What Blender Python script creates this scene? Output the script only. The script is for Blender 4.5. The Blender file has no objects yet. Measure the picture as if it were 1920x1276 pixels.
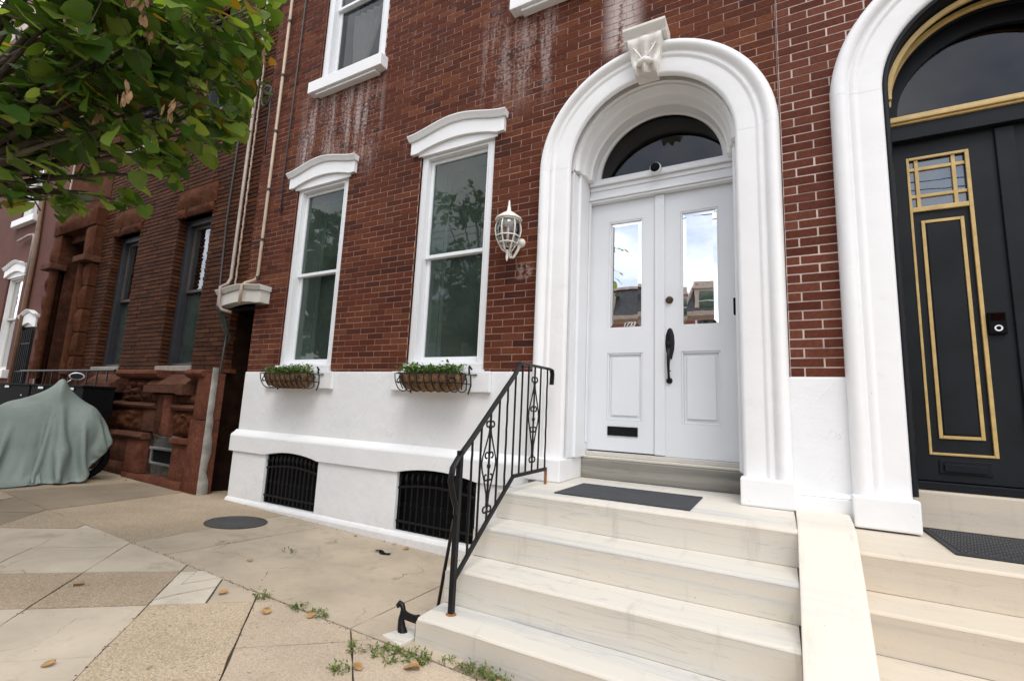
import bpy, bmesh, math, random
from mathutils import Vector, Matrix, noise
rnd = random.Random(7)
PI = math.pi
scene = bpy.context.scene
COL = scene.collection

# ------------------------------------------------------------------ camera
cam_d = bpy.data.cameras.new('camera')
cam = bpy.data.objects.new('camera', cam_d)
COL.objects.link(cam)
cam_d.sensor_fit = 'HORIZONTAL'; cam_d.sensor_width = 36.0
cam_d.lens = 16.85
cam_d.clip_start = 0.05; cam_d.clip_end = 1500
CR = Matrix(((0.8771564, -0.4791659, 0.0315699), (0.4781806, 0.8655395, -0.1489453), (0.0440445, 0.1457444, 0.9883414)))
CP = Vector((0.0, -4.0, 1.32))
bx_, by_, bz_ = CR.col[0], CR.col[2], -CR.col[1]
cam.matrix_world = Matrix(((bx_.x, by_.x, bz_.x, CP.x), (bx_.y, by_.y, bz_.y, CP.y), (bx_.z, by_.z, bz_.z, CP.z), (0, 0, 0, 1)))
scene.camera = cam
CRI = CR.transposed()
def proj(p):                                   # used only to rank pieces by size in the picture
    v = CRI @ (Vector(p) - CP)
    if v.y < 0.1: return None
    return (960 + 898.7*v.x/v.y, 638 - 898.7*v.z/v.y)

# ------------------------------------------------------------------ sky, sun, exposure
SUN = Vector((0.30, -0.44, 0.84)).normalized()
world = bpy.data.worlds.new('World'); scene.world = world; world.use_nodes = True
nt = world.node_tree; nt.nodes.clear()
out = nt.nodes.new('ShaderNodeOutputWorld'); bg = nt.nodes.new('ShaderNodeBackground')
sky = nt.nodes.new('ShaderNodeTexSky'); sky.sky_type = 'NISHITA'; sky.sun_disc = False
sky.sun_elevation = math.asin(SUN.z); sky.sun_rotation = math.atan2(SUN.x, SUN.y)
sky.air_density = 1.0; sky.dust_density = 1.0; sky.ozone_density = 1.5
tc = nt.nodes.new('ShaderNodeTexCoord')
sep = nt.nodes.new('ShaderNodeSeparateXYZ'); nt.links.new(tc.outputs['Generated'], sep.inputs[0])
def wm(op, a, b=None):
    n = nt.nodes.new('ShaderNodeMath'); n.operation = op
    for i, v in enumerate((a, b)):
        if v is None: continue
        if isinstance(v, (int, float)): n.inputs[i].default_value = v
        else: nt.links.new(v, n.inputs[i])
    return n.outputs[0]
zc = wm('ADD', wm('MAXIMUM', sep.outputs[2], 0.0), 0.22)
cmb = nt.nodes.new('ShaderNodeCombineXYZ')
nt.links.new(wm('DIVIDE', sep.outputs[0], zc), cmb.inputs[0]); nt.links.new(wm('DIVIDE', sep.outputs[1], zc), cmb.inputs[1])
cn = nt.nodes.new('ShaderNodeTexNoise'); cn.inputs['Scale'].default_value = 1.5; cn.inputs['Detail'].default_value = 7; cn.inputs['Roughness'].default_value = 0.55
nt.links.new(cmb.outputs[0], cn.inputs['Vector'])
cr = nt.nodes.new('ShaderNodeValToRGB'); cr.color_ramp.elements[0].position = 0.36; cr.color_ramp.elements[1].position = 0.55; cr.color_ramp.elements[0].color = (.22, .22, .22, 1)
nt.links.new(cn.outputs['Fac'], cr.inputs[0])
mx = nt.nodes.new('ShaderNodeMix'); mx.data_type = 'RGBA'
nt.links.new(cr.outputs[0], mx.inputs[0]); nt.links.new(sky.outputs[0], mx.inputs[6]); mx.inputs[7].default_value = (10.5, 10.6, 10.9, 1)
nt.links.new(mx.outputs[2], bg.inputs[0]); bg.inputs[1].default_value = 0.14
nt.links.new(bg.outputs[0], out.inputs[0])
sl = bpy.data.lights.new('sun', 'SUN'); sl.energy = 1.15; sl.angle = math.radians(26); sl.color = (1.0, 0.955, 0.90)
sun = bpy.data.objects.new('sun', sl); COL.objects.link(sun)
sun.rotation_euler = SUN.to_track_quat('Z', 'Y').to_euler()
scene.view_settings.view_transform = 'Standard'
scene.view_settings.look = 'None'; scene.view_settings.gamma = 1.0
scene.view_settings.use_curve_mapping = False
scene.view_settings.exposure = 0.47

# ------------------------------------------------------------------ materials
class NT:
    def __init__(s, name):
        s.m = bpy.data.materials.new(name); s.m.use_nodes = True; s.t = s.m.node_tree; s.t.nodes.clear()
        s.o = s.t.nodes.new('ShaderNodeOutputMaterial')
        s._pos = None
    def n(s, typ, **kw):
        n = s.t.nodes.new('ShaderNode' + typ)
        for k, v in kw.items(): setattr(n, k, v)
        return n
    def set(s, sock, v):
        if v is None: return
        if hasattr(v, 'is_linked') or hasattr(v, 'links'): s.t.links.new(v, sock)
        else:
            if isinstance(v, (tuple, list)) and len(v) == 3 and len(sock.default_value) == 4: v = (*v, 1)
            sock.default_value = v
    def math(s, op, a, b=None, c=None, clamp=False):
        n = s.n('Math', operation=op); n.use_clamp = clamp
        for i, v in enumerate((a, b, c)): s.set(n.inputs[i], v)
        return n.outputs[0]
    def pos(s):
        if s._pos is None: s._pos = s.n('NewGeometry').outputs['Position']
        return s._pos
    def xyz(s):
        n = s.n('SeparateXYZ'); s.set(n.inputs[0], s.pos()); return n.outputs
    def scaled(s, sc):
        n = s.n('VectorMath', operation='MULTIPLY'); s.set(n.inputs[0], s.pos()); n.inputs[1].default_value = sc if isinstance(sc, tuple) else (sc, sc, sc); return n.outputs[0]
    def noise(s, sc, detail=4, rough=0.55, vec=None, out='Fac'):
        n = s.n('TexNoise'); n.inputs['Detail'].default_value = detail; n.inputs['Roughness'].default_value = rough
        if isinstance(sc, tuple): s.set(n.inputs['Vector'], s.scaled(sc)); n.inputs['Scale'].default_value = 1
        else: s.set(n.inputs['Vector'], vec if vec is not None else s.pos()); n.inputs['Scale'].default_value = sc
        return n.outputs[out]
    def ramp(s, f, stops, interp='LINEAR'):
        n = s.n('ValToRGB'); s.set(n.inputs[0], f); e = n.color_ramp; e.interpolation = interp
        while len(e.elements) < len(stops): e.elements.new(0.5)
        for el, (p, c) in zip(e.elements, stops):
            el.position = p; el.color = (*c, 1) if isinstance(c, tuple) else (c, c, c, 1)
        return n.outputs[0]
    def smooth(s, f, a, b):
        n = s.n('MapRange', interpolation_type='SMOOTHSTEP'); s.set(n.inputs[0], f); n.inputs[1].default_value = a; n.inputs[2].default_value = b; return n.outputs[0]
    def mix(s, f, a, b, blend='MIX'):
        n = s.n('Mix', data_type='RGBA', blend_type=blend); s.set(n.inputs[0], f); s.set(n.inputs[6], a); s.set(n.inputs[7], b); return n.outputs[2]
    def bump(s, h, strength=0.3, dist=0.01, normal=None):
        n = s.n('Bump'); s.set(n.inputs['Height'], h); n.inputs['Strength'].default_value = strength; n.inputs['Distance'].default_value = dist
        if normal is not None: s.set(n.inputs['Normal'], normal)
        return n.outputs[0]
    def bsdf(s, col, rough=0.6, metal=0.0, normal=None, spec=None, **kw):
        n = s.n('BsdfPrincipled'); s.set(n.inputs['Base Color'], col); s.set(n.inputs['Roughness'], rough); s.set(n.inputs['Metallic'], metal)
        if normal is not None: s.set(n.inputs['Normal'], normal)
        if spec is not None: s.set(n.inputs['Specular IOR Level'], spec)
        for k, v in kw.items(): s.set(n.inputs[k.replace('_', ' ')], v)
        s.t.links.new(n.outputs[0], s.o.inputs[0]); return n
M = {}
def simple(name, col, rough=0.6, metal=0.0, var=0.15, sc=6, bump=0.15, bsc=60, bdist=0.004, spec=None, stain=None):
    t = NT(name)
    lo = tuple(c*(1-var) for c in col); hi = tuple(min(1, c*(1+var)) for c in col)
    c = t.ramp(t.noise(sc, 5), [(0.3, lo), (0.7, hi)])
    if stain: c = t.mix(t.smooth(t.noise(stain[1], 6, 0.6), stain[2], stain[2]+0.18), c, stain[0])
    nm = t.bump(t.noise(bsc, 4), bump, bdist) if bump else None
    t.bsdf(c, rough, metal, nm, spec); M[name] = t.m; return t.m

def per_piece(t):
    oi = t.n('ObjectInfo').outputs['Random']; isl = t.n('NewGeometry').outputs['Random Per Island']
    return t.math('FRACT', t.math('ADD', oi, isl))

def brick_mat(name, cols, rough=0.75, streaks=None, soot=0.35, bump=0.5):
    t = NT(name)
    r = per_piece(t)
    n = len(cols)
    c = t.ramp(r, [(i/(n-1), cols[i]) for i in range(n)])
    mot = t.noise(38, 5, 0.65)
    c = t.mix(0.55, c, t.ramp(mot, [(0.3, (0.35, 0.35, 0.35)), (0.72, (1.35, 1.3, 1.25))]), 'MULTIPLY')
    c = t.mix(t.math('MULTIPLY', t.smooth(t.noise(1.1, 4), 0.5, 0.75), soot), c, (0.035, 0.02, 0.016))
    # pale lime bloom here and there
    c = t.mix(t.math('MULTIPLY', t.smooth(t.noise(7, 6, 0.7), 0.6, 0.8), 0.16), c, (0.30, 0.18, 0.14))
    if streaks: c = streaks(t, c)
    nm = t.bump(t.noise(75, 5, 0.6), bump, 0.006)
    t.bsdf(c, rough, 0, nm, 0.08); M[name] = t.m

def lime_streaks(t, c):
    x, y, z = t.xyz()
    def box(v, a, b, s): return t.math('MULTIPLY', t.smooth(v, a-s, a+s), t.math('SUBTRACT', 1.0, t.smooth(v, b-s, b+s)))
    v1 = t.noise((6.5, 1, 0.55), 5, 0.6); v2 = t.noise((17, 1, 1.3), 4, 0.6); v3 = t.noise(30, 5, 0.7)
    st = t.math('ADD', t.math('ADD', t.math('MULTIPLY', v1, 0.42), t.math('MULTIPLY', v2, 0.25)), t.math('MULTIPLY', v3, 0.40))
    m = None
    for (xa, xb, za, zb, k, th) in ((-5.75, -4.25, 4.35, 5.62, 1.0, .50), (-2.75, -1.85, 4.55, 5.6, 0.75, .50), (-1.3, -1.02, 4.72, 6.2, 1.4, .42), (-4.2, -1.9, 4.2, 7, 0.35, .58)):
        b = t.math('MULTIPLY', box(x, xa, xb, 0.10), box(z, za, zb, 0.12 if za > 4.6 else 0.35))
        b = t.math('MULTIPLY', t.math('MULTIPLY', b, t.smooth(st, th, th+0.13)), k)
        m = b if m is None else t.math('MAXIMUM', m, b)
    m = t.math('MULTIPLY', m, 0.8, clamp=True)
    c = t.mix(m, c, (0.42, 0.35, 0.33))
    # the faint patch where an older lamp was fixed
    p = t.math('MULTIPLY', t.math('MULTIPLY', box(x, -2.2, -2.02, .02), box(z, 2.60, 2.76, .02)), t.smooth(t.noise(24, 3), 0.4, 0.6))
    return t.mix(t.math('MULTIPLY', p, 0.55), c, (0.38, 0.30, 0.27))

brick_mat('brick_house', [(0.078, 0.022, 0.013), (0.122, 0.036, 0.018), (0.090, 0.026, 0.015), (0.155, 0.052, 0.025), (0.106, 0.032, 0.017), (0.058, 0.021, 0.015)], streaks=lime_streaks)
brick_mat('brick_pier', [(0.088, 0.026, 0.017), (0.135, 0.043, 0.027), (0.10, 0.031, 0.02), (0.16, 0.056, 0.035), (0.118, 0.036, 0.023)], streaks=lime_streaks, soot=0.25)
brick_mat('brick_brown', [(0.062, 0.024, 0.012), (0.10, 0.038, 0.018), (0.046, 0.018, 0.011), (0.078, 0.029, 0.014)], soot=0.5)
simple('mortar_light', (0.34, 0.215, 0.175), 0.9, var=0.25, sc=5, bsc=90)
simple('mortar_pier', (0.56, 0.46, 0.41), 0.9, var=0.2, sc=5, bsc=90)
simple('mortar_dark', (0.055, 0.028, 0.018), 0.9, var=0.3, sc=5, bsc=90)
def white_paint(name, col, wob=0.35, dirt=0.35, rough=0.5):
    t = NT(name); x, y, z = t.xyz()
    c = t.ramp(t.noise(2.2, 5), [(0.3, tuple(v*0.95 for v in col)), (0.7, col)])
    c = t.mix(t.math('MULTIPLY', t.smooth(t.noise(4.0, 7, 0.7), 0.60, 0.78), dirt), c, (0.50, 0.46, 0.40))
    sp = t.math('MULTIPLY', t.smooth(t.noise(23, 3, 0.5), 0.73, 0.77), dirt)
    c = t.mix(sp, c, (0.35, 0.32, 0.29))
    c = t.mix(t.math('MULTIPLY', t.smooth(t.noise((14, 14, 1.0), 5, .6), .58, .8), dirt*0.45), c, (0.55, 0.52, 0.47))
    h = t.math('ADD', t.math('MULTIPLY', t.noise(5, 4, 0.5), 1.0), t.math('MULTIPLY', t.noise(60, 3), 0.12))
    if name == 'white_wall':
        dg = t.n('VectorRotate'); dg.rotation_type = 'Y_AXIS'; t.set(dg.inputs['Vector'], t.pos()); dg.inputs['Angle'].default_value = .9
        ds = t.n('VectorMath', operation='MULTIPLY'); t.set(ds.inputs[0], dg.outputs[0]); ds.inputs[1].default_value = (1.2, 3, 11)
        h = t.math('ADD', h, t.math('MULTIPLY', t.smooth(t.noise(1.3, 3, .5, vec=ds.outputs[0]), .56, .66), .16))
        sp = t.math('MULTIPLY', t.math('SUBTRACT', 1.0, t.smooth(t.math('ADD', z, t.math('MULTIPLY', t.noise(6, 5, .7), .35)), .12, .42)), .45)
        c = t.mix(t.math('MULTIPLY', sp, t.noise(16, 5, .7)), c, (0.36, 0.31, 0.24))
        rid = t.math('ABSOLUTE', t.math('SUBTRACT', t.noise(1.1, 6, .6), .5))
        ck = t.math('MULTIPLY', t.math('SUBTRACT', 1.0, t.smooth(rid, .0, .0022)), t.smooth(t.noise(1.7, 2), .5, .62))
        c = t.mix(t.math('MULTIPLY', ck, .45), c, (0.35, 0.34, 0.33))
    t.bsdf(c, rough, 0, t.bump(h, wob, 0.02), 0.4); M[name] = t.m
white_paint('white_wall', (0.78, 0.79, 0.80), 0.45, 0.16, 0.5)
white_paint('white_stone', (0.80, 0.80, 0.80), 0.30, 0.30, 0.45)
white_paint('white_keystone', (0.72, 0.69, 0.64), 0.5, 0.55, 0.6)
white_paint('white_wood', (0.77, 0.78, 0.795), 0.06, 0.08, 0.35)
white_paint('white_door', (0.74, 0.76, 0.785), 0.05, 0.06, 0.32)
white_paint('white_vinyl', (0.80, 0.82, 0.84), 0.03, 0.08, 0.3)
white_paint('white_metal', (0.80, 0.78, 0.72), 0.08, 0.2, 0.35)
white_paint('dull_white', (0.62, 0.60, 0.55), 0.3, 0.5, 0.6)
def marble(name, base, vein, warm, lines=0.30):
    t = NT(name)
    w = t.n('VectorMath', operation='MULTIPLY'); t.set(w.inputs[0], t.pos()); w.inputs[1].default_value = (0.22, 2.6, 9.0)
    dn = t.n('TexNoise'); dn.inputs['Scale'].default_value = 1.4; dn.inputs['Detail'].default_value = 3; t.set(dn.inputs['Vector'], t.pos())
    ad = t.n('VectorMath', operation='ADD'); dsc = t.n('VectorMath', operation='SCALE'); t.set(dsc.inputs[0], dn.outputs['Color']); dsc.inputs['Scale'].default_value = .35; t.set(ad.inputs[0], w.outputs[0]); t.set(ad.inputs[1], dsc.outputs[0])
    v = t.noise(1.5, 6, 0.62, vec=ad.outputs[0])
    c = t.ramp(v, [(0.28, vein), (0.45, base), (0.6, warm), (0.75, base)])
    # thin dark veins
    rid = t.math('ABSOLUTE', t.math('SUBTRACT', t.noise(2.3, 4, 0.5, vec=ad.outputs[0]), 0.5))
    c = t.mix(t.math('MULTIPLY', t.math('SUBTRACT', 1.0, t.smooth(rid, 0.0, 0.014)), lines), c, tuple(k*0.5 for k in vein))
    c = t.mix(t.math('MULTIPLY', t.smooth(t.noise(9, 6, 0.7), 0.60, 0.8), 0.40), c, (0.30, 0.26, 0.20))
    c = t.mix(t.math('MULTIPLY', t.smooth(t.noise((9, 2, 1.2), 6, .65), .56, .78), .38), c, (0.27, 0.25, 0.215))
    c = t.mix(t.math('MULTIPLY', t.smooth(t.noise(70, 3, .5), .70, .76), .5), c, (0.20, 0.17, 0.13))
    t.bsdf(c, 0.55, 0, t.bump(t.noise(45, 5, 0.6), 0.2, 0.006), 0.35); M[name] = t.m
marble('marble_step', (0.60, 0.57, 0.51), (0.42, 0.425, 0.43), (0.63, 0.58, 0.495), .24)
marble('marble_warm', (0.57, 0.505, 0.415), (0.46, 0.42, 0.36), (0.60, 0.525, 0.42), .14)
marble('marble_pale', (0.66, 0.615, 0.54), (0.60, 0.565, 0.51), (0.68, 0.62, 0.53), .06)
marble('grey_stone', (0.21, 0.20, 0.175), (0.12, 0.12, 0.112), (0.29, 0.275, 0.235))
def concrete(name, base, agg=0.0, crack=0.5):
    t = NT(name)
    c = t.ramp(t.noise(1.7, 6, 0.6), [(0.3, tuple(v*0.80 for v in base)), (0.7, tuple(min(1, v*1.12) for v in base))])
    c = t.mix(t.math('MULTIPLY', t.smooth(t.noise(5, 7, .7), .52, .75), .35), c, tuple(v*0.6 for v in base))
    c = t.mix(t.math('MULTIPLY', t.smooth(t.noise(2.6, 7, .72), .54, .70), .32), c, (0.20, 0.155, 0.105))
    c = t.mix(t.math('MULTIPLY', t.smooth(t.noise(11, 6, .7), .60, .72), .22), c, (0.16, 0.13, 0.10))
    h = t.noise(130, 4)
    if agg:
        vo = t.n('TexVoronoi'); vo.inputs['Scale'].default_value = 150; t.set(vo.inputs['Vector'], t.pos())
        vc = t.n('SeparateColor'); t.set(vc.inputs[0], vo.outputs['Color'])
        peb = t.ramp(vc.outputs[0], [(0.0, tuple(v*0.42 for v in base)), (0.45, base), (0.8, tuple(min(1, v*1.25) for v in base)), (1.0, (0.66, 0.60, 0.52))])
        c = t.mix(agg, c, peb); h = t.math('SUBTRACT', 1.0, vo.outputs['Distance'])
        sp = t.smooth(t.noise(42, 2, .4), .68, .73); c = t.mix(t.math('MULTIPLY', sp, .55), c, (0.09, 0.07, 0.055))
    else:
        sp = t.smooth(t.noise(55, 2, .4), .72, .76); c = t.mix(t.math('MULTIPLY', sp, .4), c, (0.12, 0.10, 0.08))
    if crack:
        dn = t.n('TexNoise'); dn.inputs['Scale'].default_value = 3.0; dn.inputs['Detail'].default_value = 5; t.set(dn.inputs['Vector'], t.pos())
        sc = t.n('VectorMath', operation='SCALE'); t.set(sc.inputs[0], dn.outputs['Color']); sc.inputs['Scale'].default_value = 0.5
        ad = t.n('VectorMath', operation='ADD'); t.set(ad.inputs[0], t.pos()); t.set(ad.inputs[1], sc.outputs[0])
        ve = t.n('TexVoronoi', feature='DISTANCE_TO_EDGE'); ve.inputs['Scale'].default_value = 1.3; t.set(ve.inputs['Vector'], ad.outputs[0])
        line = t.math('SUBTRACT', 1.0, t.smooth(ve.outputs['Distance'], 0.001, 0.007))
        line = t.math('MULTIPLY', line, t.smooth(t.noise(0.9, 3), 0.47, 0.6))
        c = t.mix(t.math('MULTIPLY', line, crack), c, (0.10, 0.08, 0.06)); h = t.math('SUBTRACT', h, t.math('MULTIPLY', line, 1.5))
    t.bsdf(c, 0.85, 0, t.bump(h, 0.35, 0.004), 0.25); M[name] = t.m
concrete('concrete_light', (0.51, 0.44, 0.345))
concrete('concrete_grey', (0.45, 0.375, 0.285), crack=0.7)
concrete('concrete_shaded', (0.27, 0.215, 0.155))  # darker copy for the left slabs, tree shade put into the colour
concrete('concrete_tan', (0.46, 0.365, 0.25), agg=0.5, crack=0)
concrete('concrete_pink', (0.48, 0.385, 0.285), agg=0.28, crack=0.4)
concrete('concrete_brown', (0.37, 0.29, 0.20), agg=0.4, crack=0)
concrete('concrete_patch', (0.60, 0.535, 0.44), crack=0)
simple('soil', (0.07, 0.055, 0.04), 0.95, var=0.5, sc=20)
simple('asphalt', (0.055, 0.055, 0.057), 0.9, var=0.3, sc=3, bump=0.5, bsc=150)
simple('far_ground', (0.12, 0.115, 0.10), 0.95, sc=0.4)
simple('black_iron', (0.008, 0.008, 0.009), 0.4, var=0.3, sc=30, bump=0.25, bsc=70, spec=0.25)
simple('rust', (0.24, 0.105, 0.035), 0.8, var=0.4, sc=60)
simple('black_paint', (0.010, 0.012, 0.015), 0.4, var=0.2, sc=4, bump=0.12, bsc=40, spec=0.15)
simple('black_door', (0.013, 0.0145, 0.017), 0.45, var=0.25, sc=3, bump=0.15, bsc=50, spec=0.15)
simple('black_plastic', (0.005, 0.005, 0.006), 0.7, var=0.2, spec=0.08)
simple('gold_paint', (0.52, 0.36, 0.13), 0.42, var=0.15, sc=14, bump=0.15, bsc=50)
def brownstone(name, a, b, c3):
    t = NT(name)
    c = t.ramp(t.noise(3.5, 6, .65), [(0.28, a), (0.5, b), (0.72, c3)])
    c = t.mix(0.6, c, t.ramp(t.noise(26, 6, .7), [(0.3, .45), (0.7, 1.3)]), 'MULTIPLY')
    h = t.math('ADD', t.noise(11, 6, .65), t.math('MULTIPLY', t.noise(60, 4), .3))
    t.bsdf(c, 0.9, 0, t.bump(h, 0.7, 0.03), 0.05); M[name] = t.m
brownstone('brownstone', (0.038, 0.017, 0.011), (0.075, 0.031, 0.019), (0.135, 0.058, 0.034))
brownstone('brownstone_red', (0.078, 0.031, 0.020), (0.14, 0.052, 0.033), (0.20, 0.080, 0.050))
brownstone('brownstone_pale', (0.075, 0.034, 0.022), (0.105, 0.048, 0.032), (0.135, 0.065, 0.042))
brownstone('terracotta', (0.05, 0.019, 0.011), (0.09, 0.034, 0.018), (0.13, 0.052, 0.027))
simple('painted_brick', (0.095, 0.030, 0.020), 0.9, var=0.18, sc=2.5, bump=0.35, bsc=30)
simple('plaster_grey', (0.42, 0.40, 0.36), 0.9, var=0.35, sc=7, bump=0.5, bsc=40)
simple('concrete_sill', (0.30, 0.27, 0.23), 0.9, var=0.2)
simple('dark_frame', (0.025, 0.026, 0.032), 0.5, var=0.2)
simple('brown_frame', (0.06, 0.05, 0.048), 0.5, var=0.2)
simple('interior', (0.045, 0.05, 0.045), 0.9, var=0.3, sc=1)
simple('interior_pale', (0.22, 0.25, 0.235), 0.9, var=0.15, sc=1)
simple('curtain', (0.42, 0.42, 0.40), 0.9, var=0.1, sc=4)
simple('pvc', (0.40, 0.30, 0.22), 0.45, var=0.15)
simple('grey_pipe', (0.29, 0.225, 0.19), 0.5, var=0.2)
simple('cable', (0.03, 0.027, 0.025), 0.6)
simple('brown_pipe', (0.16, 0.085, 0.05), 0.55, var=0.25)
simple('bark', (0.10, 0.075, 0.055), 0.9, var=0.4, sc=15, bump=0.8, bsc=40, bdist=.01)
simple('coir', (0.21, 0.115, 0.055), 0.95, var=0.65, sc=22, bump=1.0, bsc=110, bdist=.02)
simple('passage_dark', (0.022, 0.011, 0.007), 0.9, var=.4, spec=.05)  # near-black brown, passage shade put into gate planks and side wall
simple('blue_plastic', (0.02, 0.25, 0.42), 0.4)
simple('green_wire', (0.012, 0.035, 0.024), 0.5)
simple('rubber_mat', (0.028, 0.030, 0.036), 0.7, var=0.25, sc=(8), bump=0.6, bsc=55, bdist=.006)
simple('mat_ring', (0.075, 0.08, 0.092), 0.5, var=0.3, sc=9, bump=.2)
simple('brass_old', (0.10, 0.065, 0.035), 0.4, 0.8)
simple('steel', (0.55, 0.55, 0.55), 0.3, 0.9)
simple('slate', (0.06, 0.062, 0.068), 0.7, var=0.3, sc=5)
simple('pod', (0.38, 0.23, 0.12), 0.9, var=0.4, sc=30)
simple('leaf_litter', (0.36, 0.21, 0.085), 0.8, var=0.4, sc=25)
simple('opp_brick', (0.24, 0.09, 0.06), 0.85, var=0.2)
simple('opp_trim', (0.55, 0.45, 0.38), 0.6)
def cover_cloth():
    t = NT('cover_cloth')
    c = t.ramp(t.noise(3, 5), [(0.3, (0.19, 0.232, 0.21)), (0.7, (0.25, 0.295, 0.268))])
    c = t.mix(t.math('MULTIPLY', t.smooth(t.noise(1.5, 4), .5, .7), .4), c, (0.24, 0.255, 0.22))
    t.bsdf(c, 0.6, 0, t.bump(t.math('ADD', t.noise(26, 6, .65), t.math('MULTIPLY', t.math('ABSOLUTE', t.math('SUBTRACT', t.noise(6.5, 3, .55), .5)), -2.2)), .38, .014), 0.3); M['cover_cloth'] = t.m
cover_cloth()
def leaf_mat(name, cols, trans=0.45):
    t = NT(name)
    c = t.ramp(per_piece(t), cols)
    c = t.mix(0.35, c, t.ramp(t.noise(18, 3), [(0.3, .7), (0.7, 1.2)]), 'MULTIPLY')
    p = t.n('BsdfPrincipled'); t.set(p.inputs['Base Color'], c); p.inputs['Roughness'].default_value = 0.45; p.inputs['Specular IOR Level'].default_value = 0.35
    tr = t.n('BsdfTranslucent'); cc = t.mix(1.0, c, (1.2, 1.3, 0.55), 'MULTIPLY'); t.set(tr.inputs[0], cc)
    ms = t.n('MixShader'); ms.inputs[0].default_value = trans
    t.t.links.new(p.outputs[0], ms.inputs[1]); t.t.links.new(tr.outputs[0], ms.inputs[2]); t.t.links.new(ms.outputs[0], t.o.inputs[0]); M[name] = t.m
leaf_mat('leaf', [(0.0, (0.05, 0.11, 0.018)), (0.35, (0.085, 0.155, 0.024)), (0.7, (0.165, 0.25, 0.04)), (0.93, (0.30, 0.37, 0.075)), (0.955, (0.36, 0.24, 0.025)), (1.0, (0.42, 0.20, 0.03))])
leaf_mat('herb', [(0.0, (0.04, 0.10, 0.02)), (0.5, (0.09, 0.17, 0.035)), (0.85, (0.16, 0.24, 0.06)), (1.0, (0.34, 0.38, 0.15))], 0.3)
leaf_mat('weed', [(0.0, (0.07, 0.13, 0.025)), (0.6, (0.14, 0.20, 0.045)), (1.0, (0.26, 0.24, 0.08))], 0.3)
def glass(name, tint, strength, base=0.03, rough=0.0, wave=0.0, haze_film=None):
    t = NT(name)
    fr = t.n('Fresnel'); fr.inputs[0].default_value = 1.5
    nm = t.bump(t.noise(2.2, 3), wave, 0.01) if wave else None
    f = t.math('ADD', t.math('MULTIPLY', fr.outputs[0], strength), base, clamp=True)
    tr = t.n('BsdfTransparent'); t.set(tr.inputs[0], tint)
    gl = t.n('BsdfGlossy'); gl.inputs['Roughness'].default_value = rough; t.set(gl.inputs[0], (1, 1, 1))
    if nm is not None: t.set(gl.inputs['Normal'], nm)
    through = tr.outputs[0]
    if haze_film:  # diffuse colour mixed in, paints haze and reflections on the pane
        df = t.n('BsdfDiffuse'); t.set(df.inputs[0], haze_film[0]); m2 = t.n('MixShader')
        t.set(m2.inputs[0], t.math('MULTIPLY', t.math('ADD', t.noise(1.6, 5, .6), t.math('MULTIPLY', t.smooth(t.noise(60, 2), .70, .74), 1.0)), haze_film[1]))
        t.t.links.new(through, m2.inputs[1]); t.t.links.new(df.outputs[0], m2.inputs[2]); through = m2.outputs[0]
    ms = t.n('MixShader'); t.set(ms.inputs[0], f)
    t.t.links.new(through, ms.inputs[1]); t.t.links.new(gl.outputs[0], ms.inputs[2]); t.t.links.new(ms.outputs[0], t.o.inputs[0]); M[name] = t.m
glass('glass_window', (0.72, 0.82, 0.77), 0.75, 0.01, 0.02, 0.12, ((0.20, 0.29, 0.24), .28))  # green film paints tree reflection and haze, with some dust, into the glass
glass('glass_upper', (0.6, 0.62, 0.62), 0.8, 0.0, 0.01, 0.1, ((0.3, 0.31, 0.3), .05))
glass('glass_painted_sky', (0.05, 0.10, 0.18), 1.6, 0.04, 0.0, 0.05, ((0.03, 0.10, 0.20), .9))  # blue film puts the reflected sky into the pane's own colour
glass('glass_door', (0.3, 0.32, 0.34), 4.0, 0.55, 0.0, 0.05)
glass('glass_fan', (0.2, 0.2, 0.22), 1.0, 0.0, 0.0, 0.05)
glass('glass_lamp', (0.9, 0.92, 0.92), 1.2, 0.02, 0.02, 0.3)
glass('glass_old', (0.35, 0.36, 0.36), 2.2, 0.1, 0.0, 0.6)
glass('glass_block', (0.35, 0.42, 0.38), 1.5, 0.15, 0.25, 0.8)

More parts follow.
